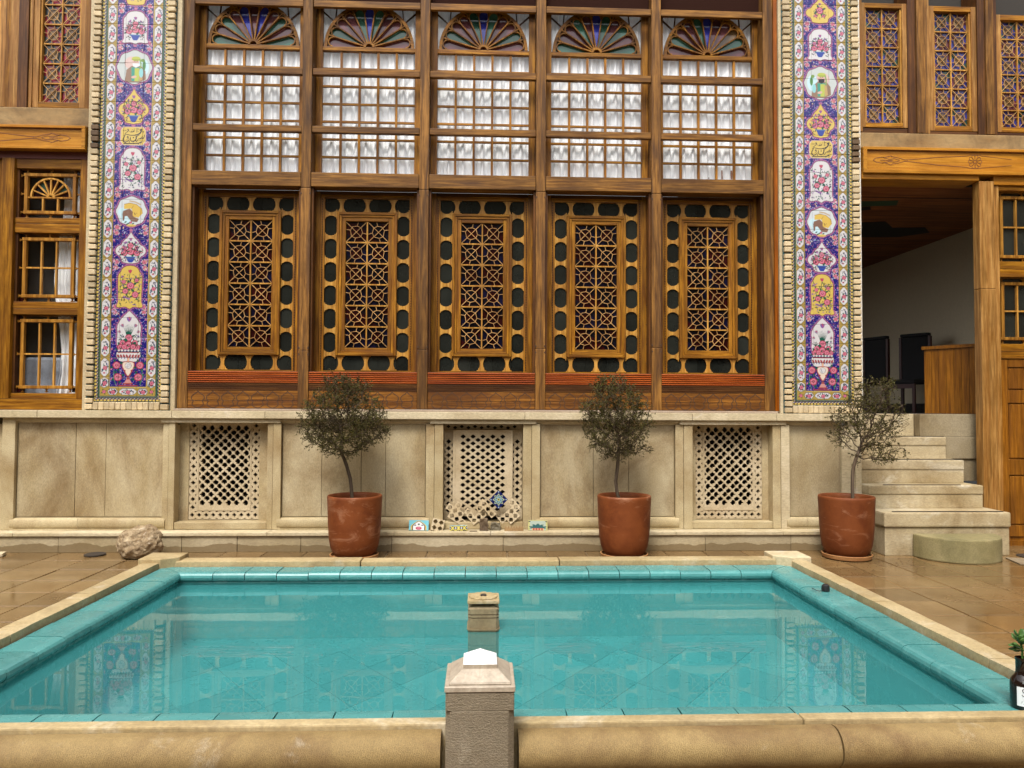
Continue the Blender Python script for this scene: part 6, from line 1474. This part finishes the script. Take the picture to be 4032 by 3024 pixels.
def trunkpts(pts, n=10):
    pts = np.array(pts, float); L = np.r_[0, np.cumsum(np.linalg.norm(np.diff(pts,axis=0),axis=1))]; s_ = np.linspace(0,L[-1],n)
    return np.stack([np.interp(s_, L, pts[:,k]) for k in range(3)],1)
specs = [(-1.254,7.44,'terracotta pot at the left, before the panel beside the left grille','thin clay saucer under the left terracotta pot'),
         (1.440,7.44,'terracotta pot in the middle, left of the right grille','thin clay saucer under the middle terracotta pot'),
         (3.70,7.39,'terracotta pot with pale streaks beside the stone steps','clay saucer under the terracotta pot beside the steps')]
for k, (x, y, l1, l2) in enumerate(specs):
    pot(x, y, l1, 1.3*k); saucer(x, y, l2)
    s_ = MB(); s_.lathe([(0,0.545),(0.232,0.538)], (x,y), 32); tag(s_.build('potting_soil', MT['soil'], None), 'dark soil filling the ' + ['left','middle','right'][k] + ' terracotta pot', 'soil', kind='stuff')
shrub(3, trunkpts([(-1.275,7.44,0.54),(-1.30,7.44,0.78),(-1.35,7.44,0.95),(-1.40,7.43,1.06),(-1.39,7.43,1.15)],11),
      [((-1.37,7.42,1.38),(0.43,0.38,0.38),760), ((-1.62,7.42,1.22),(0.22,0.22,0.13),90), ((-1.10,7.42,1.24),(0.22,0.22,0.13),90), ((-1.36,7.42,1.72),(0.26,0.26,0.12),80)],
      'dense round olive green shrub in the left terracotta pot', 27000, 'leaf', 0.0165)
shrub(8, trunkpts([(1.40,7.44,0.54),(1.365,7.44,0.66),(1.355,7.44,0.76),(1.375,7.44,0.92),(1.385,7.44,1.10)],11),
      [((1.35,7.42,1.40),(0.38,0.35,0.38),680), ((1.36,7.42,1.10),(0.32,0.28,0.12),110), ((1.30,7.42,1.74),(0.22,0.22,0.10),60)],
      'brownish round shrub with straight trunk in the middle terracotta pot', 22000, 'leaf', 0.0165)
shrub(15, trunkpts([(3.765,7.39,0.54),(3.765,7.39,0.75),(3.768,7.39,0.86),(3.785,7.38,0.96),(3.83,7.38,1.08)],11),
      [((3.95,7.36,1.42),(0.34,0.32,0.30),360), ((3.72,7.36,1.34),(0.24,0.22,0.26),150), ((4.05,7.34,1.05),(0.26,0.22,0.14),90), ((4.02,7.36,1.70),(0.20,0.2,0.14),60)],
      'sparse airy shrub with open branches in the pot beside the steps', 10500, 'leaf', 0.018)

# ================================================================== SMALL THINGS
# rough rock by the left plinth
bm = bmesh.new(); bmesh.ops.create_icosphere(bm, subdivisions=5, radius=1.0)
for v in bm.verts:
    p = v.co.copy(); n_ = mnoise.fractal(p*1.1+Vector((4,1,2)),1.1,2.1,4)*0.17+mnoise.fractal(p*5.5,1.0,2.2,3)*0.055+abs(mnoise.noise(p*2.0+Vector((9,0,0))))*0.14
    q = p*(0.92+n_); q.x *= 0.225; q.y *= 0.17; q.z *= 0.180
    if q.z < -0.135: q.z = -0.135+0.15*(q.z+0.135)
    v.co = q
me = bpy.data.meshes.new('rock'); bm.to_mesh(me); bm.free()
me.materials.append(stone('pitted_travertine', (0.50,0.41,0.28), (0.27,0.185,0.10), (0.10,0.055,0.025), 0.8, 0.85, 16, 0, 70, 1.0, (1,1,1), (0.62,0.55,0.46)))
rk = link('rock', me, (-3.36,7.50,0.145)); tag(rk, 'rough pitted travertine boulder by the left plinth', 'rock')
# iron drain cover and pale slab at the left
b = MB(); b.lathe([(0,0.001),(0.085,0.001),(0.10,0.006),(0.10,0.016),(0.085,0.020),(0,0.018)], (-3.86,7.62), 28); tag(b.build('drain_cover', MT['iron'], None), 'round dark iron drain cover on the wet paving', 'drain cover')
b = MB().box(-0.17,0.17,-0.07,0.07,0,0.03); o = b.build('loose_slab', MT['band'], None, bevel=0.006); o.location = (-4.90,7.56,0.018); o.rotation_euler = (0,0,R_(18)); tag(o, 'pale loose stone slab at the left edge of the paving', 'slab')
o = MB().box(-0.25,0.25,-0.16,0.16,0,0.012).build('loose_slab', stone('grey_slab', (0.40,0.34,0.25),(0.34,0.28,0.19)), None, bevel=0.004); o.location = (5.50,7.10,0.008); o.rotation_euler = (0,0,R_(-14)); tag(o, 'flat grey slab on the paving right of the half round block', 'slab')
b = MB(); b.lathe([(0,0.001),(0.11,0.001),(0.11,0.008),(0,0.010)], (5.62,7.42), 28); tag(b.build('drain_cover', MT['iron'], None), 'round drain cover at the foot of the panelled door', 'drain cover')
# painted tile pieces and grille fragments leaning on the ledge
def small_tile(x, w, h, paintfn, label, z0=0.206, y=7.80, tilt=-14, roll=0, name='painted_tile', th=0.018):
    nu, nv = int(w/0.003), int(h/0.003); us = np.linspace(-w/2,w/2,nu+1); vs = np.linspace(0,h,nv+1); U,V = np.meshgrid(us,vs)
    b = MB(); n = U.size; b.v = [(u,0,v) for u,v in zip(U.ravel(),V.ravel())]
    for j in range(nv):
        for i in range(nu): p_ = j*(nu+1)+i; b.f.append((p_,p_+1,p_+nu+2,p_+nu+1)); b.m.append(0)
    k0 = len(b.v); b.box(-w/2,w/2,0.0006,th,0,h)
    me = b.mesh(name, MT['paint'], (0,0,0)); ca = me.color_attributes.new('paint','FLOAT_COLOR','POINT'); c = np.ones((len(b.v),4),np.float32)
    c[:n,:3] = paintfn(U.ravel()/w*2, V.ravel()/h*2-1); c[n:,:3] = (0.40,0.30,0.2); ca.data.foreach_set('color', c.ravel())
    o = link(name, me, (x, y, z0)); o.rotation_euler = (R_(tilt), R_(roll), 0); return tag(o, label, 'tile', 'salvaged tiles on the ledge')
def pf_blue(u, v):
    c = np.zeros((u.size,3)); c[:] = (0.16,0.48,0.55)
    arch_ = (np.abs(u) < 0.62*(1-np.clip((v+0.2)/1.0,0,1)**1.5)+0.05) & (v < 0.75); edge = (np.abs(u) < 0.74*(1-np.clip((v+0.2)/1.1,0,1)**1.5)+0.06) & (v < 0.88)
    c[edge] = (0.55,0.40,0.10); c[arch_] = INK; c[arch_ & (np.abs(u) < 0.56*(1-np.clip((v+0.2)/0.95,0,1)**1.5)+0.02) & (v < 0.68)] = (0.75,0.74,0.70)
    c[(u**2*3+(v+0.55)**2*3) < 0.30] = PINK; c[(u**2*6+(v+0.5)**2*8) < 0.2] = PINKL; c[((np.abs(u)-0.36)**2*9+(v-0.02)**2*9) < 0.13] = (0.06,0.06,0.12); c[(u**2*14+(v-0.2)**2*5) < 0.16] = (0.08,0.11,0.10)
    c[(v < -0.92)] = (0.05,0.2,0.2); return c
def pf_knot(u, v):
    c = np.zeros((u.size,3)); c[:] = INK; x = (u*3.0+100) % 2-1
    r = np.sqrt((x*0.9)**2+(v*0.85)**2); c[np.abs(r-0.72) < 0.14] = (0.62,0.52,0.12); c[np.abs(np.abs(u*3)-np.round(np.abs(u*3))) < 0.08] = (0.62,0.52,0.12)
    c[r < 0.28] = (0.7,0.7,0.66); c[r < 0.14] = (0.05,0.08,0.25); c[v > 0.78] = (0.20,0.50,0.62); return c
def pf_star(u, v):
    c = np.zeros((u.size,3)); c[:] = (0.010,0.016,0.09); a = np.arctan2(v,u); r = np.sqrt(u*u+v*v); s_ = 0.66+0.14*np.cos(8*a)
    c[np.abs(r-s_) < 0.05] = (0.55,0.58,0.30); c[(r < s_-0.1)] = (0.03,0.15,0.20); k = (r < s_-0.1) & (np.cos(8*a+1.0)*np.cos(r*16) > 0.25); c[k] = (0.50,0.62,0.58)
    c[r < 0.2] = (0.5,0.45,0.12); c[r < 0.1] = INK; c[(np.abs(np.abs(u)-0.8) < 0.09) & (np.abs(np.abs(v)-0.8) < 0.09)] = (0.4,0.5,0.6); return c
def pf_plant(u, v):
    c = np.zeros((u.size,3)); c[:] = (0.33,0.40,0.33); a = np.arctan2(v+0.75,u); r = np.sqrt(u*u*1.2+(v+0.75)**2)
    c[(np.abs(u) > 0.82)|(v > 0.85)] = (0.42,0.40,0.15); c[(r < 0.75+0.35*np.abs(np.cos(a*6))) & (v > -0.7)] = (0.02,0.09,0.085); c[(v < -0.55) & (np.abs(u) < 0.62)] = (0.36,0.07,0.06); c[(v < -0.62) & (np.abs(u) < 0.62) & (np.cos(u*22) > 0.5)] = (0.55,0.4,0.15)
    c[((np.abs(u)-0.86)**2+(v-0.72)**2) < 0.012] = INK; c[(r > 0.9) & (np.abs(np.cos(u*9+v*6)) < 0.12)] = (0.5,0.48,0.2); return c
small_tile(-0.655,0.205,0.108,pf_blue,'pale blue painted tile leaning at the left end of the ledge',0.207,7.835,-18,1)
small_tile(-0.235,0.185,0.056,pf_knot,'narrow yellow and black knot patterned tile on the ledge',0.207,7.815,-16,-2)
small_tile(0.60,0.205,0.106,pf_plant,'grey green tile painted with a leafy plant, right on the ledge',0.207,7.835,-18,1)
o = small_tile(0.245,0.142,0.142,pf_star,'dark blue star tile standing on its corner before the grille',0.40,7.90,-12,0); o.rotation_euler = (R_(-10),R_(45),0); o.location = (0.135,7.865,0.475)
def fragment(x, z, y, rows, cols, seed, rot, label, p=0.074, s=1.0, tilt=-12):
    g = np.random.default_rng(seed); b = MB(); th = 0.030
    cells = [(i,j) for i in range(cols) for j in range(rows) if g.uniform() < 0.86]
    for i, j in cells:
        cx_, cz_ = (i-(cols-1)/2)*p, (j-(rows-1)/2)*p
        h = p/2*1.04; sq = [(cx_-h,cz_-h),(cx_+h*g.uniform(0.95,1.05),cz_-h),(cx_+h,cz_+h),(cx_-h,cz_+h*g.uniform(0.95,1.05))]
        hole = [(cx_+0.027*(1 if k%2==0 else 0.80)*math.cos(R_(k*45)), cz_+0.027*(1 if k%2==0 else 0.80)*math.sin(R_(k*45))) for k in range(8)]
        b.prism(sq, g.uniform(-0.001,0.001), th+g.uniform(-0.001,0.001), 0, [hole])
    me = b.mesh('grille_fragment', MT['grille'], (0,0,0)); o = link('grille_fragment', me, (x,y,z)); o.rotation_euler = (R_(tilt), R_(rot), 0); o.scale = (s,1,s)
    return tag(o, label, 'stone fragment', 'broken carved grille fragments')
fragment(-0.25,0.385,7.925,3,4,4,33,'broken diagonal grille fragment leaning left before the centre grille',0.064)
fragment(0.0,0.36,7.905,3,4,9,-40,'broken grille fragment leaning in the middle before the centre grille',0.064)
fragment(0.02,0.42,7.93,2,2,10,45,'small grille fragment behind the middle broken piece')
fragment(0.30,0.375,7.915,3,4,13,-42,'broken grille fragment leaning right, below the blue star tile',0.064)
fragment(-0.455,0.262,7.85,2,2,22,12,'small rough grille fragment between blue tile and knot tile',0.066,0.95,-20)
dk_ = stone('dark_relief_stone', (0.12,0.08,0.05),(0.18,0.13,0.08),(0.05,0.03,0.02),0.5,0.7,12,0,90,0.8)
def lump(nm, x, y, w, d, h, mat_, label, cat, seed):
    bm = bmesh.new(); bmesh.ops.create_cube(bm, size=1.0); bmesh.ops.subdivide_edges(bm, edges=bm.edges, cuts=7, use_grid_fill=True)
    for v in bm.verts:
        p = v.co.copy(); v.co = Vector((p.x*w*(1-0.25*max(0,p.z)), p.y*d, (p.z+0.5)*h))+Vector((mnoise.noise(p*3.1+Vector((seed,0,0))),mnoise.noise(p*3.3+Vector((0,seed,0))),mnoise.noise(p*2.9+Vector((0,0,seed)))))*min(w,h)*0.16*(1 if p.z>-0.45 else 0.2)
    me = bpy.data.meshes.new(nm); bm.to_mesh(me); bm.free(); me.materials.append(mat_); o = link(nm, me, (x,y,0.206)); return tag(o, label, cat)
lump('carved_relief', 0.028, 7.83, 0.085, 0.045, 0.125, dk_, 'dark brown carved relief lump in the middle of the ledge', 'stone relief', 2)
lump('grey_relief', 0.155, 7.86, 0.095, 0.04, 0.075, stone('grey_relief_stone', (0.22,0.20,0.15),(0.15,0.13,0.09)), 'grey carved stone chip right of the dark relief', 'stone relief', 7)
b = MB(); b.box(-0.10,0.10,0,0.02,0,0.028)
for k in range(7): xx = -0.085+k*0.0285; b.prism([(xx-0.0135,0.0285),(xx+0.0135,0.0285),(xx,0.056)],0.001,0.018)
o = b.build('triangle_tile_strip', stone('brown_cut_tile', (0.42,0.28,0.14),(0.33,0.21,0.10)), None); o.location = (0.345,7.80,0.207+0.028); tag(o, 'brown saw toothed tile strip at the right of the ledge', 'tile')
o = MB().box(-0.04,0.04,-0.01,0.01,0,0.008).build('tile_chip', dk_, None); o.location = (-0.08,7.775,0.2095); tag(o, 'flat dark chip lying on the ledge before the fragments', 'tile chip')

# small black clip light with wire on the right coping
lt = empty('clip_light', (1.985, 4.27, 0.441)); tag(lt, 'small black lamp with a curled wire on the right coping', 'lamp')
MB().lathe([(0,0.442),(0.022,0.442),(0.024,0.452),(0.020,0.474),(0.012,0.480),(0,0.480)], (2.01,4.27), 14).build('housing', MT['black'], lt, smooth='auto')
MB().tube([(1.99,4.26,0.446),(1.965,4.245,0.447),(1.945,4.25,0.450),(1.935,4.28,0.455),(1.945,4.30,0.448)], 0.0025, 6).build('wire', MT['black'], lt)
# glass bottle with a succulent cutting, right edge of the near coping
bx_, by_, bz_ = 1.935, 2.595, 0.441
bt = empty('glass_bottle', (bx_, by_, bz_)); tag(bt, 'dark brown glass bottle with white label on the near coping', 'bottle')
MB().lathe([(0,bz_),(0.036,bz_),(0.040,bz_+0.005),(0.040,bz_+0.088),(0.036,bz_+0.102),(0.025,bz_+0.116),(0.0215,bz_+0.126),(0.0215,bz_+0.165),(0.023,bz_+0.167),(0.023,bz_+0.176),(0.018,bz_+0.177),(0.017,bz_+0.12)], (bx_,by_), 36).build('bottle_body', dark_glass('brown_black_bottle_glass', (0.012,0.006,0.004), 0.05, 0), bt, smooth='auto')
def cyl_patch(a0, a1, z0, z1, r, nm, m, par):
    b = MB(); n = 14
    for i in range(n+1):
        a = R_(a0+(a1-a0)*i/n); c_, s__ = math.cos(a), math.sin(a)
        for rr, z in ((r,z0),(r,z1),(r-0.0008,z1),(r-0.0008,z0)): b.v.append((bx_+rr*c_, by_+rr*s__, z))
    for i in range(n):
        for k in range(4): b.f.append((4*i+k,4*i+(k+1)%4,4*i+4+(k+1)%4,4*i+4+k)); b.m.append(0)
    return b.build(nm, m, par)
lab = cyl_patch(-152,-86,bz_+0.016,bz_+0.082,0.0412,'paper_label', plain('label_paper', (0.72,0.72,0.72), 0.6,0,0,0,0.03), bt)
cyl_patch(-128,-62,bz_+0.094,bz_+0.104,0.0395,'shoulder_seal', plain('grey_seal', (0.2,0.2,0.2), 0.4,0,0,0,0.7), bt)
ink = plain('label_ink', (0.01,0.01,0.012), 0.6)
def letter(strokes, nm, w=0.0022):                        # strokes drawn on the label: (angle offset mm, height mm)
    b = MB()
    for pts in strokes:
        P = []
        for u, v in pts:
            a = R_(-119)+u/0.0418; P.append((bx_+0.0417*math.cos(a), by_+0.0417*math.sin(a), bz_+v))
        for p, q in zip(P[:-1], P[1:]): b.tube([p,q], w*0.5, 5)
    return b.build(nm, ink, lab)
letter([[(0.004,0.074),(-0.002,0.077),(-0.007,0.073),(-0.006,0.068),(0.0,0.063),(0.004,0.058),(0.002,0.053),(-0.005,0.052),(-0.009,0.056)]],'letter_s')
letter([[(0.0,0.064),(0.0,0.040)],[(-0.003,0.064),(0.007,0.064),(0.011,0.060),(0.008,0.054),(0.001,0.053)],[(0.007,0.053),(0.013,0.049),(0.012,0.043),(0.006,0.040),(-0.003,0.040)]],'letter_b')
letter([[(-0.010,0.032),(0.012,0.032)],[(-0.012,0.028),(0.013,0.028)],[(-0.004,0.024),(0.006,0.024)]],'small_print',0.0012)
cut = empty('succulent_cutting', (bx_,by_,bz_+0.13)); tag(cut, 'green fleshy plant cutting standing in the brown bottle', 'plant cutting')
b = MB(); b.tube([(bx_,by_,bz_+0.10),(bx_,by_,bz_+0.20),(bx_-0.005,by_,bz_+0.235)],0.004,6); b.build('stem', MT['leaf_green'], cut)
gg = np.random.default_rng(4)
for k in range(22):
    a = gg.uniform(0,6.28); el = gg.uniform(-0.5,1.2); r = gg.uniform(0.012,0.036); c0 = Vector((bx_-0.004+r*math.cos(a)*math.cos(el), by_+r*math.sin(a)*math.cos(el), bz_+0.215+0.03*math.sin(el)+gg.uniform(-0.018,0.02)))
    bm = bmesh.new(); bmesh.ops.create_icosphere(bm, subdivisions=2, radius=1.0)
    d = Vector((math.cos(a)*math.cos(el),math.sin(a)*math.cos(el),math.sin(el))); q = d.to_track_quat('X','Z')
    for v in bm.verts: v.co = q @ Vector((v.co.x*0.016*gg.uniform(0.98,1.02), v.co.y*0.0115, v.co.z*0.004+0.004*(v.co.x**2)))
    me = bpy.data.meshes.new('leaf'); bm.to_mesh(me); bm.free(); me.polygons.foreach_set('use_smooth',[True]*len(me.polygons)); me.materials.append(MT['leaf_green'])
    link('leaf', me, c0, cut)
# fallen leaf litter round the pots
b = MB(); g = np.random.default_rng(9)
for k in range(260):
    if k < 150: x, y = g.normal(4.05,0.35), g.normal(7.0,0.22)
    else: x, y = g.uniform(-1.0,3.2), g.uniform(7.3,7.72)
    if y > 7.74: continue
    a = g.uniform(0,6.28); L = g.uniform(0.006,0.014); z = 0.004+g.uniform(0,0.003); c_, s__ = math.cos(a)*L, math.sin(a)*L
    b.add([(x-c_,y-s__,z),(x+s__*0.4,y-c_*0.4,z+0.004),(x+c_,y+s__,z+0.001),(x-s__*0.4,y+c_*0.4,z+0.003)], [(0,1,2,3)])
tag(b.build('leaf_litter', plain('dry_leaf_litter', (0.09,0.045,0.02), 0.8), None), 'scattered dry leaves and crumbs on the wet paving', 'leaf litter', kind='stuff')

# ================================================================== THE FAR SIDE OF THE COURTYARD (seen only in reflections)
oh = empty('opposite_house', (0,-8,0)); tag(oh, 'brick house across the courtyard, mirrored in the dark panes', 'house')
fb = stone('far_brick_wall', (0.34,0.27,0.175),(0.27,0.20,0.12),(0.13,0.085,0.05),0.5)
MB().box(-9.5,9.5,-8.4,-8.0,0,8.6).build('wall', fb, oh)
for k in range(6):
    x = -7.5+3*k; MB().box(x-0.6,x+0.6,-7.99,-7.95,1.2,3.4).build('window', MT['pane_dark'], oh)
MB().box(-9.6,9.6,-8.6,-7.5,8.6,8.8).build('roof', MT['dark_h'], oh)
for s_x, lb in ((-1,'unseen brick side house shading the courtyard on the left'),(1,'unseen brick side house shading the courtyard on the right')):
    hh_ = empty('side_house', (s_x*9.6,0,0)); tag(hh_, lb, 'house')
    a_, c_ = sorted((s_x*9.5, s_x*9.9)); MB().box(a_,c_,-8.4,8.4,0,7.2).build('wall', fb, hh_)  # unseen side houses, added and kept tall to cut sky fill and deepen shadows
def bare_tree(seed, x, y, h, label):
    g = np.random.default_rng(seed); b = MB()
    t = empty('bare_tree', (x,y,0)); tag(t, label, 'tree', 'bare courtyard trees')
    def br(p, d, L, r, lev, bb):
        pts = [p]; q = p.copy(); n = 5
        for i in range(n): d = (d+Vector(g.normal(0,0.16,3))+Vector((0,0,0.05))).normalized(); q = q+d*L/n; pts.append(q.copy())
        bb.tube([tuple(v) for v in pts], [r*(1-0.45*i/n) for i in range(n+1)], 6 if lev<2 else 4, cap=False)
        if lev < 4:
            for k in range(3 if lev else 5):
                i = int(g.integers(2,n+1)); dd = (d+Vector(g.normal(0,0.75,3))).normalized(); br(pts[i], dd, L*0.66, r*0.5, lev+1, bb)
    br(Vector((x,y,0)), Vector((0,0,1)), h*0.42, 0.11, 0, b)
    b.build('trunk', MT['bark'], t, smooth=True)
bare_tree(2, 1.6, -3.2, 6.0, 'bare tree behind the viewer, right one, mirrored in window panes'); bare_tree(6, -2.6, -4.2, 6.0, 'bare tree behind the viewer, left one, mirrored in window panes')
